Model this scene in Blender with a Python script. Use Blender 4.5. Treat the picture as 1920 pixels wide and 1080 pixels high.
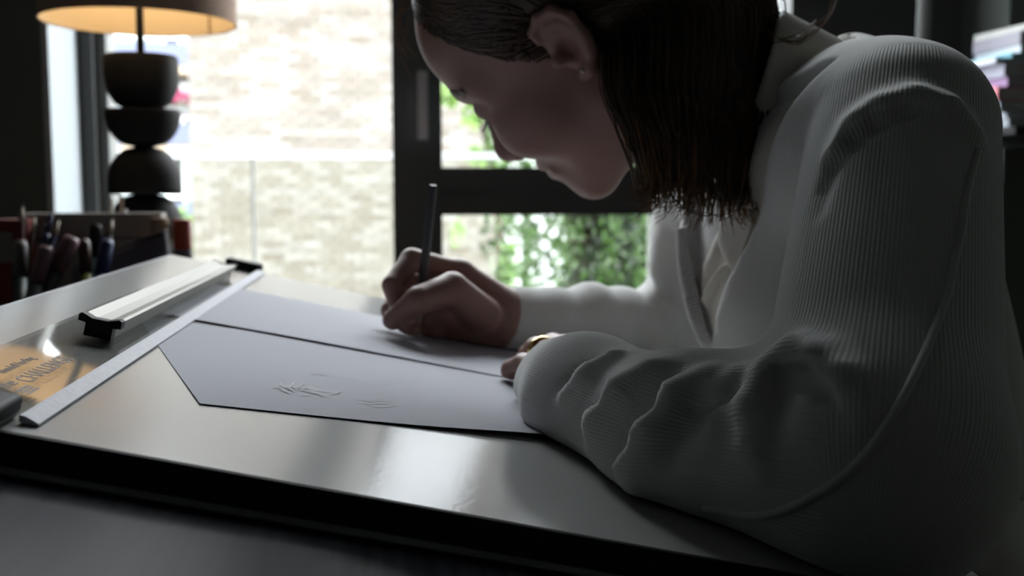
import bpy, bmesh, math, random
import numpy as np
from mathutils import Vector, Matrix

for o in list(bpy.data.objects):
    bpy.data.objects.remove(o, do_unlink=True)
scene = bpy.context.scene
COL = scene.collection
PI = math.pi
random.seed(7)
RNG = np.random.default_rng(11)

# ------------------------------------------------------------------ camera
cam_data = bpy.data.cameras.new('camera')
cam_data.sensor_width = 36.0
cam_data.lens = 36.0 * 1950.0 / 1920.0
cam_data.clip_start = 0.02
cam_data.clip_end = 200
cam_data.dof.use_dof = True
cam_data.dof.focus_distance = 0.49
cam_data.dof.aperture_fstop = 9.0
cam = bpy.data.objects.new('camera', cam_data)
COL.objects.link(cam)
cam.location = (0, 0, 0.95)
cam.rotation_euler = (PI / 2 - math.atan(187.0 / 1950.0), 0, -math.radians(6.6))
scene.camera = cam

# ------------------------------------------------------------------ sky and exposure
world = bpy.data.worlds.new('overcast_sky')
scene.world = world
world.use_nodes = True
bgn = world.node_tree.nodes['Background']
bgn.inputs[0].default_value = (0.93, 0.96, 1.0, 1)
bgn.inputs[1].default_value = 15.0
vs = scene.view_settings
vs.view_transform = 'Standard'
vs.look = 'None'
vs.exposure = 0.28
vs.gamma = 1.0
vs.use_curve_mapping = False
scene.cycles.transparent_max_bounces = 40
scene.cycles.max_bounces = 10
scene.cycles.diffuse_bounces = 5

# portals: they only help the renderer find the sky through the two windows
def portal(name, loc, rot, sx, sy):
    l = bpy.data.lights.new(name, 'AREA')
    l.shape = 'RECTANGLE'; l.size = sx; l.size_y = sy
    l.cycles.is_portal = True
    o = bpy.data.objects.new(name, l); COL.objects.link(o)
    o.location = loc; o.rotation_euler = rot
portal('daylight_portal', (0.31, 2.345, 1.38), (-PI / 2, 0, 0), 1.9, 2.76)

# ------------------------------------------------------------------ materials
def mat(name, col, rough=0.6, metal=0.0, spec=0.5, noise=None, bump=None, sheen=0.0, coat=0.0, random_col=None, emit=None, sss=0.0, trans=0.0):
    m = bpy.data.materials.new(name)
    m.use_nodes = True
    nt = m.node_tree
    b = nt.nodes['Principled BSDF']
    b.inputs['Base Color'].default_value = (*col, 1)
    b.inputs['Roughness'].default_value = rough
    b.inputs['Metallic'].default_value = metal
    b.inputs['Specular IOR Level'].default_value = spec
    b.inputs['Sheen Weight'].default_value = sheen
    b.inputs['Coat Weight'].default_value = coat
    b.inputs['Transmission Weight'].default_value = trans
    if sss:
        b.inputs['Subsurface Weight'].default_value = sss
        b.inputs['Subsurface Radius'].default_value = (0.008, 0.003, 0.002)
    last = None
    if noise:
        scale, amt = noise[0], noise[1]
        stretch = noise[2] if len(noise) > 2 else (1, 1, 1)
        tc = nt.nodes.new('ShaderNodeTexCoord')
        mp = nt.nodes.new('ShaderNodeMapping'); mp.inputs['Scale'].default_value = stretch
        nz = nt.nodes.new('ShaderNodeTexNoise'); nz.inputs['Scale'].default_value = scale; nz.inputs['Detail'].default_value = 5
        rp = nt.nodes.new('ShaderNodeMapRange')
        rp.inputs['From Min'].default_value = 0.3; rp.inputs['From Max'].default_value = 0.7
        rp.inputs['To Min'].default_value = 1 - amt; rp.inputs['To Max'].default_value = 1 + amt
        mx = nt.nodes.new('ShaderNodeVectorMath'); mx.operation = 'SCALE'
        mx.inputs[0].default_value = col
        nt.links.new(tc.outputs['Object'], mp.inputs['Vector'])
        nt.links.new(mp.outputs[0], nz.inputs['Vector'])
        nt.links.new(nz.outputs['Fac'], rp.inputs['Value'])
        nt.links.new(rp.outputs[0], mx.inputs['Scale'])
        nt.links.new(mx.outputs[0], b.inputs['Base Color'])
        last = mx
    if random_col:
        oi = nt.nodes.new('ShaderNodeObjectInfo')
        cr = nt.nodes.new('ShaderNodeValToRGB')
        els = cr.color_ramp.elements
        while len(els) < len(random_col): els.new(0.5)
        for i, c in enumerate(random_col):
            els[i].position = i / (len(random_col) - 1); els[i].color = (*c, 1)
        nt.links.new(oi.outputs['Random'], cr.inputs[0])
        nt.links.new(cr.outputs[0], mx.inputs[0] if last else b.inputs['Base Color'])
    if bump:
        scale, dist = bump[0], bump[1]
        tc = nt.nodes.new('ShaderNodeTexCoord')
        nz = nt.nodes.new('ShaderNodeTexNoise'); nz.inputs['Scale'].default_value = scale; nz.inputs['Detail'].default_value = 4
        bp = nt.nodes.new('ShaderNodeBump'); bp.inputs['Distance'].default_value = dist
        nt.links.new(tc.outputs['Object'], nz.inputs['Vector'])
        nt.links.new(nz.outputs['Fac'], bp.inputs['Height'])
        nt.links.new(bp.outputs[0], b.inputs['Normal'])
    if emit:
        b.inputs['Emission Color'].default_value = (*emit[0], 1)
        b.inputs['Emission Strength'].default_value = emit[1]
    return m

def glass_mat(name, tint, gloss):
    m = bpy.data.materials.new(name); m.use_nodes = True
    nt = m.node_tree; nt.nodes.clear()
    out = nt.nodes.new('ShaderNodeOutputMaterial')
    mix = nt.nodes.new('ShaderNodeMixShader')
    tr = nt.nodes.new('ShaderNodeBsdfTransparent'); tr.inputs[0].default_value = (*tint, 1)
    gl = nt.nodes.new('ShaderNodeBsdfGlossy'); gl.inputs['Roughness'].default_value = 0.03
    fr = nt.nodes.new('ShaderNodeFresnel')
    ge = nt.nodes.new('ShaderNodeNewGeometry')          # thin sheet: both faces reflect alike
    io = nt.nodes.new('ShaderNodeMapRange'); io.inputs['To Min'].default_value = 1.45; io.inputs['To Max'].default_value = 1 / 1.45
    nt.links.new(ge.outputs['Backfacing'], io.inputs['Value']); nt.links.new(io.outputs[0], fr.inputs[0])
    ml = nt.nodes.new('ShaderNodeMath'); ml.operation = 'MULTIPLY'; ml.inputs[1].default_value = gloss
    nt.links.new(fr.outputs[0], ml.inputs[0]); nt.links.new(ml.outputs[0], mix.inputs[0])
    nt.links.new(tr.outputs[0], mix.inputs[1]); nt.links.new(gl.outputs[0], mix.inputs[2])
    nt.links.new(mix.outputs[0], out.inputs[0])
    return m

def knit_mat(name, col):
    # ribs follow the stored knit coordinate (x: across the ribs, y: along them)
    m = mat(name, col, rough=0.95, spec=0.15, sheen=0.35)
    nt = m.node_tree; b = nt.nodes['Principled BSDF']
    at_ = nt.nodes.new('ShaderNodeAttribute'); at_.attribute_name = 'knit'
    sx = nt.nodes.new('ShaderNodeSeparateXYZ'); nt.links.new(at_.outputs['Vector'], sx.inputs[0])
    def wave(sock):
        s = nt.nodes.new('ShaderNodeMath'); s.operation = 'SINE'; nt.links.new(sock, s.inputs[0]); return s
    w1 = wave(sx.outputs['X']); w2 = wave(sx.outputs['Y'])
    m2 = nt.nodes.new('ShaderNodeMath'); m2.operation = 'MULTIPLY_ADD'; m2.inputs[1].default_value = 0.15
    nt.links.new(w2.outputs[0], m2.inputs[0]); nt.links.new(w1.outputs[0], m2.inputs[2])
    m3 = nt.nodes.new('ShaderNodeMath'); m3.operation = 'MULTIPLY'
    nt.links.new(m2.outputs[0], m3.inputs[0]); nt.links.new(sx.outputs['Z'], m3.inputs[1])
    tc = nt.nodes.new('ShaderNodeTexCoord')
    nz = nt.nodes.new('ShaderNodeTexNoise'); nz.inputs['Scale'].default_value = 900; nz.inputs['Detail'].default_value = 3
    nt.links.new(tc.outputs['Object'], nz.inputs['Vector'])
    ad = nt.nodes.new('ShaderNodeMath'); ad.operation = 'MULTIPLY_ADD'; ad.inputs[1].default_value = 1.3
    nt.links.new(nz.outputs['Fac'], ad.inputs[0]); nt.links.new(m3.outputs[0], ad.inputs[2])
    bp = nt.nodes.new('ShaderNodeBump'); bp.inputs['Distance'].default_value = 0.0004; bp.inputs['Strength'].default_value = 0.30
    nt.links.new(ad.outputs[0], bp.inputs['Height']); nt.links.new(bp.outputs[0], b.inputs['Normal'])
    return m

M = {}
M['lip'] = mat('dark_grey_strip', (0.30, 0.30, 0.32), 0.5, spec=0.2)
M['wall'] = mat('dark_green_paint', (0.075, 0.085, 0.077), 0.75, noise=(3, 0.08), bump=(60, 0.0006))
M['facade'] = mat('pale_facade', (0.25, 0.245, 0.235), 0.9)
M['facade_white'] = mat('bright_backdrop_render', (0.42, 0.42, 0.43), 0.9)  # tone set for bright gaps in the ivy and the board's reflection
M['joint'] = mat('clear_joint', (0.20, 0.205, 0.20), 0.5)
M['wall_light'] = mat('grey_paint', (0.13, 0.13, 0.125), 0.8, bump=(60, 0.0005))
M['reveal'] = mat('pale_paint', (0.33, 0.36, 0.38), 0.7, bump=(50, 0.0004))
M['floor'] = mat('oak_floor', (0.05, 0.036, 0.025), 0.5, noise=(6, 0.25, (1, 8, 1)))
M['frame'] = mat('charcoal_window_metal', (0.085, 0.087, 0.087), 0.6, spec=0.3, bump=(120, 0.0002))
M['frame_grey'] = mat('grey_window_metal', (0.12, 0.12, 0.115), 0.5)
M['glass'] = glass_mat('window_glass', (0.97, 0.985, 0.98), 0.7)
M['bal_glass'] = glass_mat('balustrade_glass', (0.955, 0.97, 0.945), 0.6)
M['steel'] = mat('brushed_steel', (0.62, 0.62, 0.64), 0.35, metal=1.0)
M['rail'] = mat('white_rail_paint', (0.86, 0.88, 0.90), 0.4)
M['brick'] = mat('buff_brick', (0.55, 0.48, 0.40), 0.9, noise=(14, 0.18), bump=(40, 0.004),
                 random_col=[(0.088, 0.077, 0.064), (0.070, 0.059, 0.046), (0.104, 0.094, 0.083), (0.096, 0.087, 0.079), (0.060, 0.049, 0.036), (0.112, 0.105, 0.095)])
M['mortar'] = mat('pale_mortar', (0.095, 0.092, 0.085), 0.95, bump=(80, 0.002))
M['render'] = mat('white_render', (0.075, 0.074, 0.073), 0.9, noise=(2, 0.05))
M['blue_panel'] = mat('pale_blue_panel', (0.045, 0.053, 0.098), 0.5)
M['soffit'] = mat('tan_soffit', (0.30, 0.24, 0.17), 0.8)
M['far_glass'] = mat('far_window', (0.16, 0.20, 0.23), 0.15)
M['pink'] = mat('pink_petal', (0.22, 0.013, 0.06), 0.6)
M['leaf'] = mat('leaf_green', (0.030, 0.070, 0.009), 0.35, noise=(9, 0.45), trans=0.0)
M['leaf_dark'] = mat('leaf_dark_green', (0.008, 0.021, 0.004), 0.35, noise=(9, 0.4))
M['leaf_lime'] = mat('leaf_lime', (0.085, 0.16, 0.018), 0.5, noise=(9, 0.3))
M['bark'] = mat('dark_bark', (0.035, 0.022, 0.016), 0.9, noise=(12, 0.3), bump=(30, 0.01))
M['paving'] = mat('pale_paving', (0.11, 0.107, 0.10), 0.9, noise=(3, 0.1))
M['board'] = mat('drawing_board_laminate', (0.42, 0.42, 0.415), 0.17, spec=0.25, noise=(5, 0.03), bump=(350, 0.00006))
M['black'] = mat('black_plastic', (0.016, 0.016, 0.017), 0.5, spec=0.06, bump=(300, 0.00005))
M['black_soft'] = mat('black_edge_band', (0.026, 0.026, 0.027), 0.7, spec=0.1)
M['wood_dark'] = mat('black_stained_wood', (0.016, 0.017, 0.021), 0.25, spec=0.01, noise=(5, 0.5, (30, 1, 30)))
M['acrylic'] = glass_mat('clear_acrylic', (0.95, 0.955, 0.95), 1.05)
M['alu'] = mat('aluminium', (0.135, 0.13, 0.12), 0.5, metal=1.0, noise=(4, 0.06, (40, 1, 40)))
M['alu_white'] = mat('satin_edge', (0.44, 0.44, 0.49), 0.55, spec=0.2, noise=(300, 0.08))
M['print'] = mat('grey_print', (0.13, 0.11, 0.10), 0.7)
M['paper'] = mat('drawing_paper', (0.43, 0.43, 0.475), 0.85, spec=0.2, noise=(7, 0.03), bump=(160, 0.00012))
M['graphite'] = mat('graphite_lines', (0.17, 0.165, 0.185), 0.6)
M['graphite_pale'] = mat('pale_graphite_lines', (0.32, 0.315, 0.345), 0.7)
M['lamp_wood'] = mat('black_turned_wood', (0.024, 0.023, 0.023), 0.65, spec=0.12, noise=(20, 0.2), bump=(90, 0.0003))
M['shade'] = mat('brown_linen', (0.36, 0.235, 0.175), 0.95, noise=(120, 0.2, (1, 1, 6)), bump=(400, 0.0004))
M['shade_in'] = mat('cream_lining', (0.80, 0.66, 0.46), 0.8)
M['bulb'] = mat('lit_bulb', (1, 0.8, 0.5), 0.5, emit=((1.0, 0.77, 0.47), 13.0))
M['skin'] = mat('skin', (0.26, 0.150, 0.125), 0.5, spec=0.4, noise=(25, 0.07), bump=(700, 0.00012), sss=0.12)
M['nail'] = mat('nail', (0.55, 0.34, 0.29), 0.25)
M['hair'] = mat('brown_hair', (0.060, 0.035, 0.023), 0.40, spec=0.5, noise=(40, 0.4))
M['hair_tip'] = mat('light_brown_hair_ends', (0.20, 0.105, 0.050), 0.45, spec=0.5, noise=(40, 0.3))
M['lash'] = mat('dark_lash', (0.012, 0.009, 0.008), 0.6)
M['sweater'] = knit_mat('cream_knit', (0.60, 0.60, 0.59))
M['shirt'] = mat('cream_silk_shirt', (0.62, 0.60, 0.54), 0.45, spec=0.4, bump=(500, 0.0001))
M['trousers'] = mat('navy_cotton', (0.03, 0.034, 0.05), 0.9)
M['gold'] = mat('gold', (0.85, 0.60, 0.24), 0.18, metal=1.0)
M['grey_box'] = mat('grey_card', (0.26, 0.24, 0.215), 0.85, noise=(10, 0.08))
M['plum'] = mat('plum_leather', (0.085, 0.07, 0.085), 0.7, noise=(30, 0.15), bump=(200, 0.0004))
M['red'] = mat('red_card', (0.20, 0.022, 0.02), 0.6)
M['white_plastic'] = mat('white_plastic', (0.7, 0.7, 0.7), 0.4)

# ------------------------------------------------------------------ mesh helpers
def obj(name, me, material=None, parent=None, smooth=False, bevel=0.0):
    if isinstance(me, bmesh.types.BMesh):
        bm = me
        if bevel:
            bmesh.ops.bevel(bm, geom=[e for e in bm.edges if e.calc_face_angle(0) > 0.5], offset=bevel, segments=2, affect='EDGES', profile=0.5)
        me = bpy.data.meshes.new(name)
        bm.to_mesh(me); bm.free()
    o = bpy.data.objects.new(name, me)
    COL.objects.link(o)
    if material is not None and not me.materials:
        me.materials.append(M[material] if isinstance(material, str) else material)
    if smooth:
        me.polygons.foreach_set('use_smooth', [True] * len(me.polygons))
    if parent is not None:
        o.parent = parent
    return o

def tag(o, label, cat, group=None):
    o['label'] = label; o['category'] = cat
    if group: o['group'] = group
    return o

def thing(name, label, cat, loc=(0, 0, 0), rot=(0, 0, 0), group=None):
    o = bpy.data.objects.new(name, None); o.empty_display_size = 0.05
    COL.objects.link(o); o.location = loc; o.rotation_euler = rot
    return tag(o, label, cat, group)

def struct(name, bm, material, parent=None, bevel=0.0):
    o = obj(name, bm, material, parent, bevel=bevel)
    if parent is None: o['kind'] = 'structure'
    return o

def add_box(bm, lo, hi):
    x0, y0, z0 = lo; x1, y1, z1 = hi
    v = [bm.verts.new(p) for p in ((x0,y0,z0),(x1,y0,z0),(x1,y1,z0),(x0,y1,z0),(x0,y0,z1),(x1,y0,z1),(x1,y1,z1),(x0,y1,z1))]
    for f in ((0,3,2,1),(4,5,6,7),(0,1,5,4),(1,2,6,5),(2,3,7,6),(3,0,4,7)):
        bm.faces.new([v[i] for i in f])
    return v

def box(lo, hi):
    bm = bmesh.new(); add_box(bm, lo, hi); return bm

def add_lathe(bm, prof, seg=48, c=(0, 0, 0), cap=True):
    rings = []
    for r, z in prof:
        rings.append([bm.verts.new((c[0] + r * math.cos(2*PI*i/seg), c[1] + r * math.sin(2*PI*i/seg), c[2] + z)) for i in range(seg)])
    for a, b in zip(rings, rings[1:]):
        for i in range(seg):
            j = (i + 1) % seg
            bm.faces.new((a[i], a[j], b[j], b[i]))
    if cap:
        bm.faces.new(rings[0][::-1]); bm.faces.new(rings[-1])

def lathe(prof, seg=48, c=(0, 0, 0), cap=True):
    bm = bmesh.new(); add_lathe(bm, prof, seg, c, cap); return bm

def add_tube(bm, pts, radii, seg=8, cap=True):
    pts = [Vector(p) for p in pts]
    if not hasattr(radii, '__len__'): radii = [radii] * len(pts)
    t0 = (pts[1] - pts[0]).normalized()
    n = t0.orthogonal().normalized()
    rings = []
    for i, p in enumerate(pts):
        t = (pts[min(i+1, len(pts)-1)] - pts[max(i-1, 0)])
        t = t.normalized() if t.length > 1e-9 else t0
        n = (n - t * n.dot(t)); n = n.normalized() if n.length > 1e-6 else t.orthogonal().normalized()
        b = t.cross(n)
        rings.append([bm.verts.new(p + (n * math.cos(2*PI*k/seg) + b * math.sin(2*PI*k/seg)) * radii[i]) for k in range(seg)])
    for a, b2 in zip(rings, rings[1:]):
        for k in range(seg):
            j = (k + 1) % seg
            bm.faces.new((a[k], a[j], b2[j], b2[k]))
    if cap:
        bm.faces.new(rings[0][::-1]); bm.faces.new(rings[-1])

def tube(pts, radii, seg=8, cap=True):
    bm = bmesh.new(); add_tube(bm, pts, radii, seg, cap); return bm

def add_prism(bm, poly, axis_lo, axis_hi, plane='xz'):
    # poly: 2D outline, extruded along the remaining axis
    def P(u, v, w):
        return {'xz': (u, w, v), 'xy': (u, v, w), 'yz': (w, u, v)}[plane]
    a = [bm.verts.new(P(u, v, axis_lo)) for u, v in poly]
    b = [bm.verts.new(P(u, v, axis_hi)) for u, v in poly]
    n = len(poly)
    bm.faces.new(a); bm.faces.new(b[::-1])
    for i in range(n):
        j = (i + 1) % n
        bm.faces.new((a[j], a[i], b[i], b[j]))
    bmesh.ops.recalc_face_normals(bm, faces=bm.faces)

def prism(poly, lo, hi, plane='xz'):
    bm = bmesh.new(); add_prism(bm, poly, lo, hi, plane); return bm

def mesh_np(name, verts, faces):
    me = bpy.data.meshes.new(name)
    verts = np.asarray(verts, dtype=np.float32); faces = np.asarray(faces, dtype=np.int32)
    k = faces.shape[1]
    me.vertices.add(len(verts)); me.vertices.foreach_set('co', verts.ravel())
    me.loops.add(faces.size); me.loops.foreach_set('vertex_index', faces.ravel())
    me.polygons.add(len(faces))
    me.polygons.foreach_set('loop_start', np.arange(0, faces.size, k, dtype=np.int32))
    me.polygons.foreach_set('loop_total', np.full(len(faces), k, dtype=np.int32))
    me.update(calc_edges=True); me.validate()
    return me

# ================================================================== THE ROOM
YW0, YW1 = 2.02, 2.32                 # inner and outer face of the window wall
WX0, WX1 = -0.632, 1.26               # window opening
ZT = 2.75                             # top of the opening
RX0, RX1, RY0, CEIL = -1.5, 1.75, -2.2, 2.95
struct('floor', box((RX0, RY0, -0.05), (RX1, YW1, 0)), 'floor')
struct('ceiling', box((RX0, RY0, CEIL), (RX1, YW1, CEIL + 0.25)), 'wall_light')
struct('wall_window_left', box((RX0, YW0, 0), (WX0, YW1, CEIL)), 'wall')
struct('wall_window_right', box((WX1, YW0, 0), (RX1, YW1, CEIL)), 'wall')
struct('wall_window_top', box((WX0, YW0, ZT), (WX1, YW1, CEIL)), 'wall')
struct('wall_left', box((RX0 - 0.2, RY0, 0), (RX0, YW1, CEIL)), 'wall')
struct('wall_right', box((RX1, RY0, 0), (RX1 + 0.2, YW1, CEIL)), 'wall')
struct('wall_back', box((RX0 - 0.2, RY0 - 0.2, 0), (RX1 + 0.2, RY0, CEIL)), 'wall_light')
struct('trim_1', box((WX0, YW0 - 0.001, 0.0), (WX0 + 0.012, YW1 - 0.06, ZT)), 'reveal')
struct('trim_2', box((WX1 - 0.012, YW0 - 0.001, 0.0), (WX1, YW1 - 0.06, ZT)), 'wall')
struct('wall_outside', box((RX0, YW1, -4), (WX0, YW1 + 0.02, 6)), 'facade')
struct('wall_outside_right', box((WX1, YW1, -4), (RX1, YW1 + 0.02, 6)), 'facade')
struct('wall_outside_top', box((WX0, YW1, ZT), (WX1, YW1 + 0.02, 6)), 'facade')
struct('baseboard_left', box((RX0, YW0 - 0.015, 0), (WX0, YW0, 0.1)), 'wall')
struct('baseboard_right', box((WX1, YW0 - 0.015, 0), (RX1, YW0, 0.1)), 'wall')

# window: fixed pane on the left, tilt casement and low light on the right
wf = bpy.data.objects.new('window_1', None); COL.objects.link(wf); wf['kind'] = 'structure'
wf['label'] = 'dark framed window with fixed pane and handled casement'
def wpart(name, lo, hi, m, bevel=0.004):
    return obj(name, box(lo, hi), m, wf, bevel=bevel)
Yf0, Yf1 = 2.20, 2.29
wpart('window_frame', (WX0 + 0.012, Yf0, 0.0), (WX0 + 0.040, Yf1, ZT), 'frame')
wpart('window_frame', (WX0 + 0.040, Yf0 + 0.02, 0.0), (WX0 + 0.062, Yf1, ZT), 'frame_grey')
wpart('mullion', (0.004, Yf0, 0.0), (0.107, Yf1, ZT), 'frame')
wpart('window_frame', (0.86, Yf0, 0.0), (0.93, Yf1, ZT), 'frame')
wpart('blind_panel', (0.93, Yf0 + 0.03, 0.0), (1.160, Yf1 - 0.02, ZT), 'wall')
wpart('pane', (1.160, 2.250, 0.05), (1.176, 2.256, ZT - 0.05), 'glass', 0)
wpart('window_frame', (1.176, Yf0, 0.0), (WX1 - 0.012, Yf1, ZT), 'frame')
wpart('transom', (0.107, Yf0 + 0.008, 0.893), (0.86, Yf1, 0.945), 'frame')
wpart('casement_rail', (0.107, Yf0 - 0.006, 0.945), (0.86, Yf1 - 0.02, 0.994), 'frame')
wpart('window_frame', (WX0 + 0.062, Yf0, 0.0), (0.004, Yf1, 0.055), 'frame')
wpart('window_frame', (0.107, Yf0, 0.0), (0.86, Yf1, 0.055), 'frame')
wpart('window_frame', (WX0 + 0.012, Yf0, ZT - 0.06), (WX1 - 0.012, Yf1, ZT), 'frame')
wpart('pane', (WX0 + 0.060, 2.250, 0.05), (0.006, 2.256, ZT - 0.05), 'glass', 0)
wpart('pane', (0.105, 2.250, 0.05), (0.861, 2.256, 0.90), 'glass', 0)
wpart('pane', (0.105, 2.250, 0.990), (0.861, 2.256, ZT - 0.05), 'glass', 0)
wh = obj('window_handle', box((0.054, Yf0 - 0.014, 1.162), (0.079, Yf0, 1.197)), 'frame_grey', wf, bevel=0.003)
bmh = bmesh.new()
add_box(bmh, (0.058, Yf0 - 0.034, 1.172), (0.075, Yf0 - 0.012, 1.188))
add_box(bmh, (0.057, Yf0 - 0.040, 1.050), (0.076, Yf0 - 0.026, 1.186))
obj('lever', bmh, 'steel', wh, bevel=0.003)

# ================================================================== OUTSIDE
# brick house across the courtyard
YB = 12.2
bw = bpy.data.objects.new('brick_house_wall', None); COL.objects.link(bw); bw.location = (0, YB, 0)
tag(bw, 'pale buff brick house wall across the courtyard, seen through the window', 'building')
BX0, BX1, BZ0, BZ1 = -2.25, 1.22, -4.0, 6.0
obj('mortar_core', box((BX0 + 0.006, 0.008, BZ0), (BX1 - 0.006, 3.0, BZ1)), 'mortar', bw)
bl, bh, gap = 0.215, 0.065, 0.010
bmb = box((0, -0.004, 0), (bl, 0.09, bh))
bmesh.ops.bevel(bmb, geom=bmb.edges[:], offset=0.004, segments=1, affect='EDGES')
brick_me = bpy.data.meshes.new('brick'); bmb.to_mesh(brick_me); bmb.free(); brick_me.materials.append(M['brick'])
spots = []
row = 0
z = BZ0
while z < BZ1 - bh:
    x = BX0 - (0 if row % 2 == 0 else (bl + gap) / 2)
    while x < BX1 - 0.02:
        xa, xb = max(x, BX0), min(x + bl, BX1)
        if xb - xa > 0.03: spots.append((xa, xb, z))
        x += bl + gap
    z += bh + gap; row += 1
# those that show through the glass, from its middle outward, are parts; the rest is one mass
def score(s):
    cx, cz = (s[0] + s[1]) / 2, s[2]
    out = max(0, cx - 1.15) * 3 + max(0, cz - 2.85) * 3 + max(0, -0.1 - cz) * 3
    return out + 0.02 * abs(cx + 1.0) + 0.05 * abs(cz - 1.6)
spots.sort(key=score)
for xa, xb, z in spots[:300]:
    o = bpy.data.objects.new('brick', brick_me); COL.objects.link(o); o.parent = bw
    o.location = (xa, random.uniform(-0.004, 0.002), z)
    o.scale = ((xb - xa) / bl, 1, 1)
bmr = bmesh.new()
for xa, xb, z in spots[300:]:
    dy = random.uniform(-0.004, 0.002)
    add_box(bmr, (xa, dy - 0.004, z), (xb, 0.05, z + bh))
ob = obj('brickwork', bmr, None, bw); ob['kind'] = 'stuff'
mb = M['brick'].copy(); mb.name = 'buff_brick_mass'
nt_ = mb.node_tree
an_ = nt_.nodes.new('ShaderNodeAttribute'); an_.attribute_name = 'brick_tone'
for n_ in nt_.nodes:
    if n_.type == 'VALTORGB': nt_.links.new(an_.outputs['Fac'], n_.inputs[0])
ob.data.materials.append(mb)
ta_ = ob.data.attributes.new('brick_tone', 'FLOAT', 'FACE')
ta_.data.foreach_set('value', np.repeat(RNG.random(len(spots) - 300), 6).astype(np.float32))

# balcony: slab, glass balustrade with a white handrail
sl = obj('balcony_slab', box((-1.6, YW1 + 0.005, -0.20), (2.4, 3.25, -0.03)), 'paving')
tag(sl, 'pale paved balcony slab outside the window', 'balcony')
bal = thing('balcony_railing', 'glass balcony railing with a thin white handrail outside the window', 'railing', (0, 3.12, 0))
obj('handrail', box((-1.6, -0.016, 1.036), (2.4, 0.016, 1.057)), 'rail', bal, bevel=0.006)
for xa, xb in ((-1.58, -0.405), (-0.395, 0.78), (0.79, 1.9)):
    g = obj('glass_panel', box((xa, -0.005, 0.03), (xb, 0.005, 1.036)), 'bal_glass', bal)
for x in (-1.59, -0.40, 0.785, 1.91):
    obj('panel_joint', box((x - 0.004, -0.006, 0.0), (x + 0.004, 0.006, 1.036)), 'joint', bal)
obj('bottom_channel', box((-1.6, -0.03, -0.03), (2.4, 0.03, 0.04)), 'steel', bal)

# far apartment block with balconies, left of the brick house
fb = thing('apartment_block', 'distant pale apartment block with blue balconies, seen between lamp and brick house', 'building', (0, 24, 0))
obj('wall', box((-12, 0, -6), (-2.2, 4, 7)), 'render', fb)
for k, z in enumerate((-1.6, 0.05, 1.70, 3.35, 5.0)):
    obj('balcony_floor', box((-11, -1.3, z), (-2.6, 0, z + 0.15)), 'soffit', fb)
    b = obj('balcony_front', box((-11, -1.36, z + 0.15), (-2.6, -1.3, z + 0.60)), 'blue_panel', fb)
    obj('top_rail', box((-11, -1.38, z + 0.70), (-2.6, -1.32, z + 0.74)), 'rail', b)
    for x in (-10.2, -8.2, -6.2, -4.6):
        w = obj('window', box((x, -0.04, z + 0.3), (x + 1.3, 0.02, z + 1.55)), 'rail', fb)
        obj('window_pane', box((x + 0.07, -0.05, z + 0.37), (x + 1.23, -0.035, z + 1.5)), 'far_glass', w)

def leaf_cloud(bm, n, center, rad, size, shape='ellipsoid', rng=random, droop=0.3):
    for _ in range(n):
        while True:
            p = Vector((rng.uniform(-1, 1), rng.uniform(-1, 1), rng.uniform(-1, 1)))
            if shape == 'box' or p.length < 1: break
        c = Vector(center) + Vector((p.x * rad[0], p.y * rad[1], p.z * rad[2]))
        s = size * rng.uniform(0.6, 1.3)
        d = Vector((rng.gauss(0, 1), rng.gauss(0, 1), rng.gauss(0, 1) - droop)).normalized()
        sd = d.orthogonal().normalized()
        sd.rotate(Matrix.Rotation(rng.uniform(0, 2 * PI), 3, d))
        nn = d.cross(sd)
        a = bm.verts.new(c - d * s); e = bm.verts.new(c + d * s)
        l = bm.verts.new(c + sd * s * 0.55 + nn * s * 0.12 - d * s * 0.2); r = bm.verts.new(c - sd * s * 0.55 + nn * s * 0.12 - d * s * 0.2)
        bm.faces.new((a, l, e)); bm.faces.new((a, e, r))

# flower box on the far balcony
fl = thing('flower_box', 'pink flowers in a box on the distant blue balcony', 'flowers', (-4.55, 22.66, 2.541))
obj('planter', box((-0.6, -0.12, -0.10), (0.85, 0.12, 0.12)), 'render', fl, bevel=0.01)
bmf = bmesh.new(); leaf_cloud(bmf, 260, (0.1, 0, 0.30), (0.75, 0.14, 0.17), 0.07)
o_ = obj('blossom', bmf, 'pink', fl); o_['kind'] = 'stuff'
bmf = bmesh.new(); leaf_cloud(bmf, 90, (0.1, 0, 0.17), (0.7, 0.12, 0.08), 0.06)
o_ = obj('foliage', bmf, 'leaf', fl); o_['kind'] = 'stuff'
# green shrub below the rail at the corner of the brick house
sh = thing('garden_shrub', 'bright green shrub at the corner of the brick house', 'shrub', (-2.85, 13.8, -4.0))
obj('stem', tube([(0, 0, 0), (0.05, 0, 1.8), (0, 0, 3.6)], [0.06, 0.05, 0.02]), 'bark', sh)
bmf = bmesh.new(); leaf_cloud(bmf, 1500, (0.12, 0, 3.75), (0.42, 0.4, 0.95), 0.08)
o_ = obj('foliage', bmf, 'leaf_lime', sh); o_['kind'] = 'stuff'

# added white house as a bright backdrop, and the ivy on the right
wh_ = thing('backdrop_house', 'added white house, a bright backdrop behind the ivy to the right of the brick wall', 'building', (0, 16, 0))
obj('wall', box((1.3, 0, -6), (9, 3, 7.0)), 'facade_white', wh_)  # added wall, its height chosen to shape the reflection on the board
obj('roof', prism([(-0.3, 7.0), (3.3, 7.0), (1.5, 8.2)], 1.1, 9.2, 'yz'), 'soffit', wh_)

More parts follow.
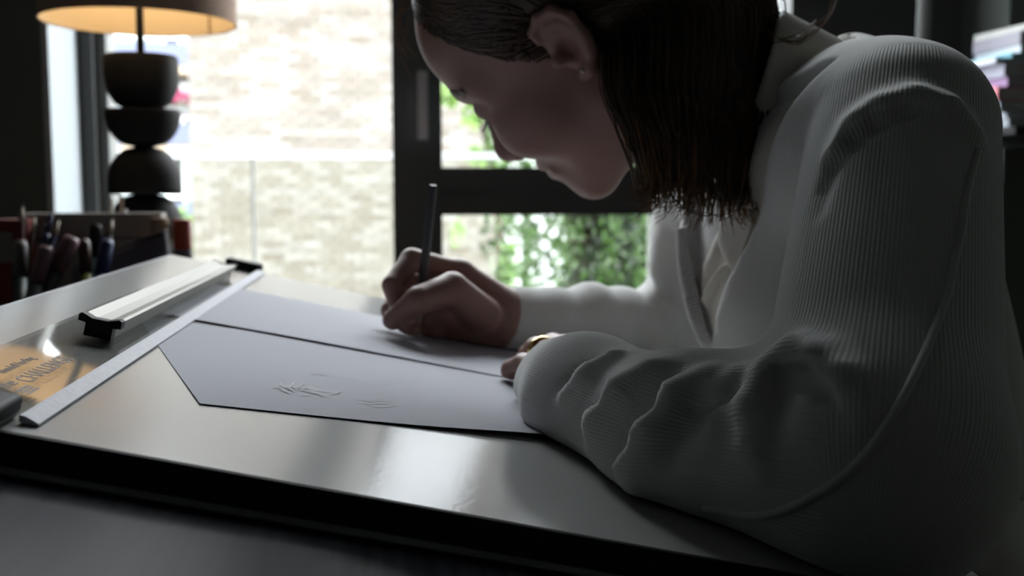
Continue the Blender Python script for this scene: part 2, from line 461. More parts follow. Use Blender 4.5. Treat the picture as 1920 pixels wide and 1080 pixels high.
iv = thing('ivy_plant', 'dark ivy hanging over a trunk on the right of the balcony', 'ivy', (0.80, 4.3, -4.0))
obj('trunk', tube([(0.02, 0.1, 0), (-0.03, 0.02, 2.0), (0.04, 0, 3.6), (0.0, 0.03, 5.2), (0.06, 0, 6.6)], [0.10, 0.095, 0.088, 0.085, 0.07], 12), 'bark', iv, smooth=True)
obj('trunk', tube([(0.20, 0.1, 0), (0.16, 0.1, 2.4), (0.22, 0.06, 4.4), (0.19, 0.1, 6.4)], [0.09, 0.085, 0.075, 0.06], 12), 'bark', iv, smooth=True)
bmf = bmesh.new()
rr = random.Random(5)
# hanging tendrils: strings of leaves from the top down
for k in range(96):
    x = rr.uniform(-0.40, 0.62); y = rr.uniform(-0.25, 0.3)
    if -0.10 < x < 0.0 and rr.random() < 0.5: continue
    ztop = rr.uniform(4.9, 5.6); zb = rr.uniform(3.9, 4.75) + (0.25 if x < -0.3 else 0)
    z = ztop
    while z > zb:
        leaf_cloud(bmf, 2, (x + rr.gauss(0, 0.012), y, z), (0.03, 0.03, 0.02), 0.023, rng=rr, droop=0.8)
        z -= 0.026
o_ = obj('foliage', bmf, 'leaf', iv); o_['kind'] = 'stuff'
bmf = bmesh.new()
leaf_cloud(bmf, 2300, (0.34, 0.1, 4.75), (0.30, 0.18, 0.75), 0.026, rng=rr, droop=0.6)
leaf_cloud(bmf, 900, (0.06, -0.1, 4.65), (0.17, 0.14, 0.7), 0.024, rng=rr, droop=0.6)
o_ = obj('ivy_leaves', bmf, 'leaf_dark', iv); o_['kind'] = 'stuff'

yt = thing('young_tree', 'lime green young tree in front of the brick wall, seen past the face', 'tree', (0.44, 5.4, -4.0))
obj('trunk', tube([(0.3, 0.3, 0), (0.28, 0.2, 2.5), (0.1, 0.0, 5.0), (-0.12, 0, 5.9)], [0.05, 0.045, 0.025, 0.008]), 'bark', yt, smooth=True)
bmf = bmesh.new()
for c, rad, n in (((-0.16, 0, 5.42), (0.07, 0.1, 0.05), 34), ((0.02, 0, 5.33), (0.10, 0.1, 0.08), 60), ((-0.20, 0, 5.55), (0.05, 0.1, 0.04), 24),
                  ((0.06, 0, 5.12), (0.13, 0.1, 0.07), 90), ((-0.10, 0, 4.72), (0.035, 0.05, 0.08), 20), ((0.16, 0, 4.55), (0.05, 0.06, 0.12), 40), ((0.18, 0, 5.5), (0.2, 0.15, 0.16), 140)):
    leaf_cloud(bmf, n, c, rad, 0.034, rng=rr)
o_ = obj('foliage', bmf, 'leaf_lime', yt); o_['kind'] = 'stuff'
struct('ground_outside', box((-40, 3.4, -4.2), (40, 60, -4.0)), 'paving')

# ================================================================== DRAFTING TABLE AND BOARD
TH = math.radians(12.5)
B0 = (-0.1313, 0.3911, 0.8633)        # board frame: x down the slope, y along the board, z off the board
BROT = (0, TH, 0)
EX = np.array([math.cos(TH), 0, -math.sin(TH)]); EN = np.array([math.sin(TH), 0, math.cos(TH)])
def bw_(a, b, h):                     # board frame to world
    return np.array(B0) + EX * a + np.array([0, 1.0, 0]) * b + EN * h
def board_thing(name, label, cat, group=None):
    return thing(name, label, cat, B0, BROT, group)

T = 0.0128
dt = board_thing('drafting_table', 'black stained wooden drafting table with sloping top under the drawing board', 'table')
GB = -0.021
obj('table_top', box((-0.092, GB + 0.0015, -T - 0.024), (0.405, 0.70, -T)), 'wood_dark', dt, bevel=0.0012)
obj('edge_strip', box((-0.0915, GB + 0.0013, -T), (0.4045, -0.0135, -T + 0.0008)), 'lip', dt)
obj('front_lipping', box((-0.092, -0.30, -T - 0.024), (0.405, GB - 0.0005, -T)), 'wood_dark', dt, bevel=0.0012)
for b in (-0.24, 0.64):
    for a in (-0.05, 0.36):
        p = bw_(a, b, -T - 0.024)
        # legs are upright in the room: undo the slope of the frame
        top = Vector((a, b, -T - 0.024))
        down = Vector((-math.sin(-TH), 0, -math.cos(-TH)))
        down = Vector((math.sin(TH), 0, -math.cos(TH)))
        L = p[2]
        s = Vector((math.cos(TH), 0, math.sin(TH)))
        t_ = Vector((0, 1, 0))
        bm = bmesh.new()
        vs_ = []
        for q in (top, top + down * L):
            vs_.append([bm.verts.new(q + s * (0.02 * i) + t_ * (0.02 * j)) for i, j in ((-1, -1), (1, -1), (1, 1), (-1, 1))])
        for k in range(4):
            bm.faces.new((vs_[0][k], vs_[0][(k+1) % 4], vs_[1][(k+1) % 4], vs_[1][k]))
        bm.faces.new(vs_[0]); bm.faces.new(vs_[1][::-1])
        bmesh.ops.recalc_face_normals(bm, faces=bm.faces)
        obj('leg', bm, 'wood_dark', dt)

db = board_thing('drawing_board', 'pale grey drawing board with black edges, sloping toward the person', 'drawing board')
obj('board_panel', box((-0.091, -0.0105, -T + 0.0005), (0.402, 0.6905, 0.0)), 'board', db, bevel=0.0006)
obj('edge_band', box((-0.092, -0.0125, -T), (0.403, -0.0105, -0.0002)), 'black_soft', db, bevel=0.0004)
obj('edge_band', box((-0.092, 0.6905, -T), (0.403, 0.6925, -0.0002)), 'black_soft', db, bevel=0.0004)
obj('edge_band', box((0.402, -0.0105, -T), (0.404, 0.6905, -0.0002)), 'black_soft', db, bevel=0.0004)
obj('edge_band', box((-0.093, -0.0105, -T), (-0.091, 0.6905, -0.0002)), 'alu_white', db, bevel=0.0004)

# parallel ruler across the board
pr = board_thing('parallel_ruler', 'clear parallel ruler with aluminium handle and black end clips on the drawing board', 'ruler')
bl_ = obj('blade', box((-0.052, 0.0, 0.0006), (-0.0045, 0.690, 0.0028)), 'acrylic', pr, bevel=0.0004)
obj('metal_edge', prism([(-0.0050, 0.0006), (0.0022, 0.0006), (0.0022, 0.0014), (-0.0030, 0.0034), (-0.0050, 0.0034)], 0.0, 0.690), 'alu_white', pr)
prof = [(-0.0315, 0.0029), (-0.0185, 0.0029), (-0.0185, 0.0085), (-0.0145, 0.0090), (-0.0145, 0.0128), (-0.0160, 0.0136),
        (-0.0215, 0.0120), (-0.0285, 0.0120), (-0.0340, 0.0142), (-0.0355, 0.0132), (-0.0355, 0.0098), (-0.0315, 0.0092)]
obj('handle', prism(prof, 0.181, 0.585), 'alu', pr)
capp = [(x * 1.0 + (0.0006 if x > -0.0255 else -0.0006), h + (0.0006 if h > 0.005 else 0)) for x, h in prof]
obj('end_cap', prism(capp, 0.174, 0.181), 'black', pr)
obj('end_cap', prism(capp, 0.585, 0.590), 'black', pr)
obj('end_clip', prism([(-0.075, -T - 0.004), (-0.0105, -T - 0.004), (-0.0105, -0.004), (-0.0070, 0.0035), (-0.0070, 0.0080), (-0.0085, 0.0092), (-0.075, 0.0092)], -0.0300, 0.0075), 'black', pr, bevel=0.0008)
obj('end_clip', prism([(-0.038, -T - 0.004), (-0.002, -T - 0.004), (-0.002, 0.0078), (-0.004, 0.009), (-0.036, 0.009), (-0.038, 0.0078)], 0.6835, 0.7010), 'black', pr, bevel=0.0008)
def text_mesh(name, body, size, mtx, material, parent, italic=0.0, sx=1.0):
    cu = bpy.data.curves.new(name, 'FONT'); cu.body = body; cu.size = size; cu.shear = italic
    cu.extrude = 0.00005; cu.space_character = sx
    to = bpy.data.objects.new(name, cu); COL.objects.link(to)
    dg = bpy.context.evaluated_depsgraph_get()
    me = bpy.data.meshes.new_from_object(to.evaluated_get(dg))
    bpy.data.objects.remove(to, do_unlink=True); bpy.data.curves.remove(cu)
    me.transform(mtx); me.materials.clear()
    return obj(name, me, material, parent)
def on_blade(a, b):                   # text runs along the ruler, its top toward the far side
    return Matrix(((0, -1, 0, a), (1, 0, 0, b), (0, 0, 1, 0.00292), (0, 0, 0, 1)))
text_mesh('lettering', 'the', 0.010, on_blade(-0.0215, 0.036), 'print', bl_, italic=0.2)
text_mesh('lettering', 'CHALLENGE', 0.0108, on_blade(-0.0185, 0.053), 'print', bl_, sx=1.0)
text_mesh('lettering', 'blundell harling', 0.0064, on_blade(-0.0315, 0.060), 'print', bl_)
bmL = bmesh.new()
for k in range(3):
    add_box(bmL, (-0.0185 + 0.0022 * k, 0.034, 0.00284), (-0.0172 + 0.0022 * k, 0.047, 0.00292))
obj('logo', bmL, 'print', bl_)

# two sheets of drawing paper, their outer edges curling a little off the board
def sheet(corner, ang, w, l, lift, h0):
    c, s = math.cos(ang), math.sin(ang)
    n, m = 40, 28
    vs, fs = [], []
    for i in range(n + 1):
        for j in range(m + 1):
            u, v = i / n, j / m
            a = corner[0] + c * u * l - s * v * w
            b = corner[1] + s * u * l + c * v * w
            vs.append((a, b, h0 + lift(u, v)))
    for i in range(n):
        for j in range(m):
            k = i * (m + 1) + j
            fs.append((k, k + m + 1, k + m + 2, k + 1))
    return vs, fs
def bump1(u, c, w): return math.exp(-((u - c) / w) ** 2)
def lift1(u, v): return 0.0034 * bump1(u, 0.66, 0.24) * max(0, 1 - v * 2.2) + 0.0003 * max(0, 1 - v * 4)
def lift2(u, v): return 0.0008 * bump1(u, 0.40, 0.3) * max(0, 1 - v * 2.5) + 0.0002 * max(0, 1 - v * 4)
def curve_marks(bm, base, pts, w, z):
    # a flat pencil stroke through pts (board coordinates), lying on the sheet
    ln = len(pts)
    prev = None
    for i, p in enumerate(pts):
        q = pts[min(i + 1, ln - 1)]; r = pts[max(i - 1, 0)]
        t = Vector((q[0] - r[0], q[1] - r[1], 0))
        if t.length < 1e-9: t = Vector((1, 0, 0))
        t.normalize(); nn = Vector((-t.y, t.x, 0))
        ww = w * (0.35 + 0.65 * math.sin(PI * (i + 0.5) / ln))
        a = bm.verts.new((p[0] + nn.x * ww, p[1] + nn.y * ww, z)); b = bm.verts.new((p[0] - nn.x * ww, p[1] - nn.y * ww, z))
        if prev: bm.faces.new((prev[0], a, b, prev[1]))
        prev = (a, b)
def scribble(bm, c, n, rx, ry, w, z, rng, ang=0.0):
    for k in range(n):
        x, y = c[0] + rng.gauss(0, rx * 0.45), c[1] + rng.gauss(0, ry * 0.45)
        th = ang + rng.gauss(0, 0.7); cur = rng.gauss(0, 0.9); L = rng.uniform(0.3, 1.0) * rx
        pts = []
        for i in range(9):
            pts.append((x, y)); x += math.cos(th) * L / 8; y += math.sin(th) * L / 8; th += cur / 8
        curve_marks(bm, c, pts, w, z)

s1 = board_thing('paper_sheet', 'nearer white paper sheet with a faint pencil sketch, its lower edge curling up', 'paper', 'drawing sheets on the board')
vs1, fs1 = sheet((0.046, 0.081), math.radians(20.5), 0.218, 0.305, lift1, 0.0004)
so = obj('sheet', mesh_np('sheet', vs1, fs1), 'paper', s1, smooth=True)
s2 = board_thing('paper_sheet', 'farther white paper sheet being drawn on under the pencil', 'paper', 'drawing sheets on the board')
vs2, fs2 = sheet((-0.030, 0.3045), math.radians(5.0), 0.212, 0.300, lift2, 0.0009)
obj('sheet', mesh_np('sheet', vs2, fs2), 'paper', s2, smooth=True)
rs = random.Random(3)
bm = bmesh.new()
scribble(bm, (0.078, 0.152), 26, 0.014, 0.010, 0.00045, 0.0012, rs, 0.2)
obj('sketch', bm, 'graphite', s1)
bm = bmesh.new()
scribble(bm, (0.118, 0.150), 9, 0.022, 0.012, 0.00045, 0.0012, rs, 0.6)
obj('sketch', bm, 'graphite_pale', s1); bm = bmesh.new()
scribble(bm, (0.098, 0.205), 7, 0.03, 0.010, 0.0003, 0.0009, rs, 0.3)
obj('sketch', bm, 'graphite_pale', s1); bm = bmesh.new()
scribble(bm, (0.155, 0.162), 6, 0.025, 0.012, 0.0002, 0.0030, rs, 0.2)
obj('sketch', bm, 'graphite_pale', s1)
bm = bmesh.new()
scribble(bm, (0.128, 0.405), 22, 0.020, 0.014, 0.0006, 0.0017, rs, 0.1)
obj('sketch', bm, 'graphite', s2); bm = bmesh.new()
scribble(bm, (0.147, 0.415), 16, 0.014, 0.012, 0.0006, 0.0017, rs, -0.3)
obj('sketch', bm, 'graphite', s2)
bm = bmesh.new()
scribble(bm, (0.110, 0.440), 12, 0.03, 0.02, 0.0003, 0.0014, rs, 0.3)
obj('sketch', bm, 'graphite_pale', s2); bm = bmesh.new()
scribble(bm, (0.17, 0.40), 9, 0.02, 0.014, 0.0003, 0.0017, rs, 0.3)
obj('sketch', bm, 'graphite_pale', s2)

# ================================================================== SIDE DESK WITH THE LAMP AND THE PENS
ZD = 0.70
sd = thing('side_desk', 'low dark desk behind the drawing board, carrying lamp and pens', 'desk', (0, 1.6, 0))
obj('desk_top', box((-1.05, -0.46, ZD - 0.03), (0.55, 0.40, ZD)), 'wood_dark', sd, bevel=0.002)
for x in (-1.0, 0.5):
    for y in (-0.42, 0.36):
        obj('leg', box((x - 0.025, y - 0.025, 0), (x + 0.025, y + 0.025, ZD - 0.03)), 'wood_dark', sd, bevel=0.002)
LX, LY = -0.346, 1.53
k_ = 0.000757                          # metres per step of the turned profile
tl = thing('table_lamp', 'lit table lamp with brown drum shade and black stacked-bowl base', 'lamp', (LX, LY, ZD))
def zz(y): return 0.95 + (353 - y) * k_ - ZD
def bowl(name, pts):
    return obj(name, lathe([(r * k_, zz(y)) for r, y in pts][::-1], 56), 'lamp_wood', tl, smooth=False)
def arc(r0, r1, y0, y1, p, n=14):
    # rounded profile from half-width r0 at y0 (tangent upright) in to r1 at y1
    return [(r1 + (r0 - r1) * (1 - (i / n) ** p) ** (1 / 2.0), y0 + (y1 - y0) * i / n) for i in range(n + 1)]
o1 = bowl('bowl', [(1, 108), (63, 109), (66, 113), (66.5, 128)] + arc(66.5, 30, 140, 206, 2.0))
o2 = bowl('bowl', [(1, 206), (66, 208), (68, 212)] + arc(68, 20, 214, 276, 1.9))
o3 = bowl('bowl', [(1, 274)] + [(r, 276 + 340 - y) for r, y in arc(66, 14, 276, 340, 2.0)][::-1] + [(66.5, 352), (66, 362), (64, 364), (1, 364)])
o4 = bowl('bowl', [(1, 364)] + [(r, 364 + 432 - y) for r, y in arc(67, 20, 364, 432, 2.0)][::-1] + [(67, 440), (56, 444), (46, 446)])
o5 = bowl('foot', [(44, 446), (52, 452), (60, 470), (62, 500), (62, 600), (63, int(353 + 0.25 / k_) - 1)])
for o in (o1, o2, o3, o4, o5):
    o.data.polygons.foreach_set('use_smooth', [True] * len(o.data.polygons))
    md = o.modifiers.new('edge', 'EDGE_SPLIT'); md.split_angle = math.radians(50)
obj('stem', lathe([(7 * k_, zz(112)), (7 * k_, zz(-60))], 16), 'lamp_wood', tl, smooth=True)
RS = 174 * k_
sh_o = obj('lamp_shade', lathe([(RS, zz(50)), (RS - 0.002, zz(-215))], 72, cap=False), 'shade', tl, smooth=True)
bm = bmesh.new()
add_lathe(bm, [(RS - 0.0022, zz(49.5)), (RS - 0.0042, zz(-215))], 72, cap=False)
bmesh.ops.reverse_faces(bm, faces=bm.faces)
obj('shade_lining', bm, 'shade_in', sh_o, smooth=True)
bm = bmesh.new(); add_lathe(bm, [(RS, zz(50)), (RS + 0.0006, zz(49)), (RS, zz(47))], 72, cap=False); add_lathe(bm, [(RS - 0.0026, zz(49)), (RS, zz(50.2))], 72, cap=False)
obj('rim', bm, 'shade', sh_o, smooth=True)
sa = math.radians(52)
obj('lining_seam', tube([((RS - 0.005) * math.cos(sa), (RS - 0.005) * math.sin(sa), zz(49)), ((RS - 0.006) * math.cos(sa), (RS - 0.006) * math.sin(sa), zz(-200))], 0.0012, 5), 'shade', sh_o)
bm = bmesh.new()
for a in (0, 2 * PI / 3, 4 * PI / 3):
    add_tube(bm, [(0, 0, zz(-195)), ((RS - 0.004) * math.cos(a + 0.4), (RS - 0.004) * math.sin(a + 0.4), zz(-205))], 0.0015, 6)
obj('shade_spider', bm, 'black', tl)
obj('bulb', lathe([(0.002, zz(-60)), (0.013, zz(-66)), (0.014, zz(-80)), (0.026, zz(-105)), (0.030, zz(-125)), (0.024, zz(-145)), (0.004, zz(-158))], 24), 'bulb', tl, smooth=True)

# grey card box, red and white box, plum pouch, two small pots
gb = thing('document_box', 'grey card document box standing behind the pens', 'box', (-0.3826, 1.3810, 0.8638), (0, 0, 0.06))
gz = gb.location.z
obj('body', box((-0.085, 0, ZD - gz), (0.088, 0.045, 0.918 - gz)), 'grey_box', gb, bevel=0.002)
obj('lid_edge', box((-0.0865, -0.0015, 0.885 - gz), (0.0895, 0.0465, 0.888 - gz)), 'plum', gb)
rb = thing('red_box', 'red card box with a pale grey window at the left edge of the desk', 'box', (-0.4720, 1.3316, 0.8741), (0, 0, 0.1))
rz = rb.location.z
obj('body', box((-0.07, 0, ZD - rz), (0.030, 0.04, 0.912 - rz)), 'red', rb, bevel=0.002)
obj('front_label', box((-0.062, -0.0012, 0.86 - rz), (0.012, 0.0, 0.897 - rz)), 'grey_box', rb)
pp = thing('pouch', 'dark plum leather pouch leaning between the grey box and the lamp', 'pouch', (-0.322, 1.302, ZD), (0, 0, 0.05))
bm = bmesh.new()
rings = []
for i in range(13):
    t = i / 12
    w = 0.070 * (1 - 0.22 * t) * (0.55 + 0.45 * math.sin(PI * min(1, t * 3 + 0.2) / 2)); d = 0.034 * (1 - t) ** 0.6 + 0.004
    zt = 0.215 * t
    rings.append([bm.verts.new((w * math.copysign(abs(math.cos(a)) ** 0.7, math.cos(a)) + 0.004 * math.sin(5 * t), d * math.copysign(abs(math.sin(a)) ** 0.8, math.sin(a)), zt * (0.84 + 1.8 * w * math.copysign(abs(math.cos(a)) ** 0.7, math.cos(a))))) for a in [2 * PI * k / 28 for k in range(28)]])
for a, b in zip(rings, rings[1:]):
    for k in range(28):
        bm.faces.new((a[k], a[(k+1) % 28], b[(k+1) % 28], b[k]))
bm.faces.new(rings[0][::-1]); bm.faces.new(rings[-1])
obj('body', bm, 'plum', pp, smooth=True)
zp = []
for k in range(15):
    zp.append((-0.045 + 0.09 * k / 14, -0.004, 0.213 * (0.84 + 1.8 * (-0.045 + 0.09 * k / 14))))
obj('zip', tube(zp, 0.0022, 6), 'black', pp)
def small_pot(name, label, loc, r, h, body_m, lid_m):
    p = thing(name, label, 'jar', loc)
    obj('body', lathe([(r * 0.9, 0), (r, 0.004), (r, h * 0.8), (r * 0.85, h * 0.84)], 28), body_m, p, smooth=True)
    obj('lid', lathe([(r * 0.95, h * 0.82), (r * 0.98, h * 0.84), (r * 0.98, h * 0.99), (r * 0.9, h)], 28), lid_m, p, smooth=True)
M['tan'] = mat('tan_cork', (0.26, 0.17, 0.10), 0.8, noise=(60, 0.2)); M['orange_red'] = mat('orange_red_lid', (0.30, 0.035, 0.012), 0.5)
small_pot('paint_jar', 'small jar with a tan lid behind the plum pouch', (-0.290, 1.353, ZD), 0.0115, 0.213, 'grey_box', 'tan')
small_pot('paint_jar', 'small jar with an orange red lid beside the lamp base', (-0.264, 1.360, ZD), 0.012, 0.211, 'plum', 'orange_red')

# brush jar behind the box
bj = thing('brush_jar', 'clear jar of brushes in front of the lamp base', 'jar', (-0.386, 1.453, ZD))
obj('jar_body', lathe([(0.020, 0), (0.022, 0.004), (0.022, 0.15), (0.020, 0.15), (0.020, 0.006), (0.001, 0.006)], 28), 'acrylic', bj, smooth=True)
M['pale_wood'] = mat('pale_handle', (0.34, 0.27, 0.21), 0.5); M['amber'] = mat('amber_handle', (0.42, 0.20, 0.05), 0.5)
for k, (dx, dy, h, m) in enumerate(((-0.016, 0.004, 0.208, 'amber'), (0.012, -0.006, 0.228, 'white_plastic'), (0.020, 0.008, 0.232, 'pale_wood'), (0.026, -0.004, 0.214, 'white_plastic'))):
    b = thing('paintbrush', ['amber handled brush, leftmost in the brush jar', 'tallest white handled brush in the brush jar', 'pale wooden brush in the brush jar', 'shorter white handled brush, rightmost in the brush jar'][k], 'brush', (-0.386, 1.453, ZD + 0.008), (0, 0, 0), 'brushes in the jar')
    obj('handle', tube([(dx * 0.5, dy * 0.5, 0.03), (dx, dy, h * 0.6), (dx * 1.2, dy, h)], [0.003, 0.0045, 0.003], 10), m, b, smooth=True)
    obj('bristles', tube([(dx * 0.45, dy * 0.45, 0), (dx * 0.5, dy * 0.5, 0.03)], [0.002, 0.004], 10), 'lash', b, smooth=True)

# pen pots and pens
def pot(label, x, y, r, h, m):
    p = thing('pen_pot', label, 'pot', (x, y, ZD), group='pen pots on the side desk')
    obj('cup', lathe([(r * 0.96, 0), (r, 0.003), (r, h), (r - 0.0025, h), (r - 0.0025, 0.004), (0.001, 0.004)], 36), m, p, smooth=True)
    obj('rim', lathe([(r + 0.0012, h - 0.004), (r + 0.0016, h), (r - 0.003, h + 0.0008)], 36, cap=False), m, p, smooth=True)
M['pot_dark'] = mat('dark_green_pot', (0.022, 0.026, 0.024), 0.5); M['pot_black'] = mat('black_mesh_pot', (0.016, 0.014, 0.018), 0.6)
pot('dark green pen pot near the red box', -0.425, 1.185, 0.040, 0.105, 'pot_dark')
pot('black pen pot nearer the lamp', -0.340, 1.19, 0.034, 0.09, 'pot_black')
def pen(label, base, tip, r, m, tip_m, kind='pencil', rt=None):
    base, tip = Vector(base), Vector(tip)
    ax = (tip - base); L = ax.length
    q = Vector((0, 0, 1)).rotation_difference(ax)
    o = thing(kind, label, 'pen' if kind != 'pencil' else 'pencil', base, q.to_euler(), 'pens and pencils in the pots')
    if kind == 'pencil':
        obj('barrel', lathe([(r, 0), (r, L - 0.022)], 6), m, o)
        c = obj('sharpened_tip', lathe([(r * 0.98, L - 0.022), (r * 0.3, L - 0.004)], 12), 'pale_wood', o, smooth=True)
        obj('lead', lathe([(r * 0.3, L - 0.004), (0.0002, L)], 8), tip_m, c)
    elif kind == 'marker':
        obj('barrel', lathe([(r * 0.95, 0), (r, 0.004), (r, L - 0.040)], 20), m, o, smooth=True)
        obj('cap', lathe([(r * 1.1, L - 0.042), (r * 1.12, L - 0.006), (r * 0.9, L)], 20), tip_m, o, smooth=True)
    else:
        obj('barrel', lathe([(r * 0.9, 0), (r, 0.004), (r, L - 0.03), (r * 0.8, L - 0.026)], 16), m, o, smooth=True)
        obj('push_button', lathe([(r * 0.6, L - 0.027), (r * 0.6, L - 0.002), (r * 0.4, L)], 12), tip_m, o, smooth=True)
        obj('clip', box((r, -0.0015, L - 0.065), (r + 0.002, 0.0015, L - 0.028)), tip_m, o)
for nm, c in (('pen_red', (0.10, 0.018, 0.02)), ('pen_brown', (0.06, 0.03, 0.02)), ('pen_navy', (0.025, 0.03, 0.09)), ('pen_pink', (0.17, 0.085, 0.10)),
              ('pen_teal', (0.022, 0.045, 0.045)), ('pen_lime', (0.22, 0.25, 0.05)), ('pen_grey', (0.12, 0.11, 0.105)), ('pen_blue', (0.014, 0.022, 0.10))):
    M[nm] = mat(nm, c, 0.45)
P1c = (-0.425, 1.185); P2c = (-0.340, 1.19)
pens = [('dark red pencil leaning far left in the green pot', P1c, 0.012, 0.005, (-0.4228, 1.2607, 0.9316), 0.0038, 'pen_red', 'lash', 'pencil'),
        ('brown pencil in the middle of the green pot', P1c, 0.004, -0.01, (-0.4117, 1.2684, 0.9197), 0.0036, 'pen_brown', 'lash', 'pencil'),
        ('navy pen standing upright in the green pot', P1c, 0.0, 0.012, (-0.3964, 1.2768, 0.9207), 0.0048, 'pen_navy', 'pen_navy', 'pen'),
        ('dark blue pencil beside the navy pen', P1c, -0.008, 0.008, (-0.3850, 1.2700, 0.9159), 0.0038, 'pen_navy', 'lash', 'pencil'),
        ('black marker with a dusty pink cap leaning right', P1c, -0.015, -0.012, (-0.3612, 1.2348, 0.8943), 0.0085, 'black', 'pen_pink', 'marker'),
        ('teal marker with a grey cap, leftmost and shortest', P1c, 0.018, -0.010, (-0.4151, 1.2255, 0.8909), 0.007, 'pen_teal', 'pen_grey', 'marker'),
        ('dark green marker with a pale pink end at the front', P1c, 0.0, -0.02, (-0.3837, 1.2163, 0.8852), 0.008, 'pot_dark', 'pen_pink', 'marker'),
        ('black marker standing in the black pot', P2c, 0.0, 0.01, (-0.3472, 1.2799, 0.9067), 0.0065, 'pen_teal', 'black', 'marker'),
        ('long grey brown pencil leaning right in the black pot', P2c, -0.015, 0.0, (-0.3297, 1.2888, 0.9152), 0.004, 'pen_grey', 'pen_red', 'pencil'),
        ('bright blue marker low in the black pot', P2c, -0.01, -0.012, (-0.3255, 1.2455, 0.8906), 0.007, 'pen_blue', 'pen_blue', 'marker'),
        ('lime green highlighter at the left of the black pot', P2c, 0.010, -0.012, (-0.3524, 1.2486, 0.8906), 0.006, 'pen_lime', 'pen_brown', 'marker')]
for lab, pc, dx, dy, tip, r, m, tm, kd in pens:
    pen(lab, (pc[0] + dx, pc[1] + dy, ZD + 0.006), tip, r, m, tm, kd)

# ================================================================== BOOKS ON THE WALL SHELF
shf = thing('wall_shelf', 'dark shelf on the green wall carrying the stacked books', 'shelf', (1.120, YW0, 1.062))
obj('board', box((0.0, -0.24, -0.014), (0.55, 0.0, 0.0)), 'black_soft', shf, bevel=0.001)
for x in (0.12, 0.45):
    obj('bracket', box((x, -0.2, -0.03), (x + 0.012, 0.0, -0.014)), 'black', shf)
z = 1.062
bks = [('grey blue hardback, lowest in the book stack', 0.017, (0.24, 0.26, 0.30), 1.133, 0.0),
       ('thin white paperback above the lowest book', 0.010, (0.42, 0.45, 0.53), 1.127, 0.03),
       ('slate blue book under the red one', 0.020, (0.20, 0.225, 0.27), 1.114, -0.02),
       ('thick dusty red book in the middle of the stack', 0.026, (0.52, 0.13, 0.16), 1.108, 0.02),
       ('purple paperback with pale pages on the red book', 0.017, (0.22, 0.12, 0.27), 1.127, 0.0),
       ('lavender grey book above the purple one', 0.024, (0.28, 0.28, 0.36), 1.120, -0.03),
       ('thin white magazine sticking out of the stack', 0.010, (0.42, 0.45, 0.53), 1.102, 0.03),
       ('thin teal book on the white magazine', 0.009, (0.08, 0.27, 0.34), 1.133, 0.03),
       ('pale blue grey booklet near the stack top', 0.014, (0.42, 0.46, 0.52), 1.150, -0.02),
       ('dark mauve grey book second from the top', 0.025, (0.20, 0.19, 0.23), 1.148, 0.0),
       ('small light grey notebook topping the book stack', 0.012, (0.38, 0.38, 0.36), 1.157, 0.05)]
pages_m = mat('book_pages', (0.42, 0.41, 0.39), 0.9, noise=(400, 0.12, (0.1, 0.1, 1)))
for k, (lab, h, c, x0, ry) in enumerate(bks):
    cm = mat('book_cover', tuple(min(0.7, v * 1.25) for v in c), 0.55, noise=(20, 0.1))
    b = thing('book', lab, 'book', (x0, YW0 - 0.20, z), (0, 0, ry), 'stacked books on the wall shelf')
    w, d = 0.22 - 0.002 * k, 0.155
    t = 0.0022
    obj('cover', box((0, 0, 0), (w, d, t)), cm, b, bevel=0.0004)
    obj('cover', box((0, 0, h - t), (w, d, h)), cm, b, bevel=0.0004)
    obj('spine', box((-0.001, -0.001, 0.0), (0.003, d, h)), cm, b, bevel=0.0008)
    obj('pages', box((0.003, 0.002, t), (w - 0.004, d - 0.004, h - t)), pages_m, b)
    z += h + 0.0004

# ================================================================== THE PERSON (implicit surfaces meshed with surface nets)
F32 = np.float32
def V3(p): return np.asarray(p, dtype=F32)
def s_sph(P, c, r): return np.linalg.norm(P - V3(c), axis=1) - F32(r)
def s_ell(P, c, r, R=None):
    q = P - V3(c)
    if R is not None: q = q @ V3(R)
    r = V3(r); a = np.linalg.norm(q / r, axis=1); b = np.linalg.norm(q / (r * r), axis=1)
    return a * (a - 1) / np.maximum(b, 1e-6)
def s_cap(P, a, b, ra, rb=None):
    rb = ra if rb is None else rb
    a, b = V3(a), V3(b); ab = b - a
    t = np.clip(((P - a) @ ab) / max(float(ab @ ab), 1e-12), 0, 1)
    return np.linalg.norm(P - a - t[:, None] * ab, axis=1) - (F32(ra) + t * F32(rb - ra))
def s_chain(P, pts, rs, k=0.004):
    d = None
    for i in range(len(pts) - 1):
        e = s_cap(P, pts[i], pts[i+1], rs[i], rs[i+1])
        d = e if d is None else smin(d, e, k)
    return d
def smin(a, b, k):
    h = np.clip(0.5 + 0.5 * (b - a) / k, 0, 1)
    return b + (a - b) * h - k * h * (1 - h)
def smax(a, b, k): return -smin(-a, -b, k)

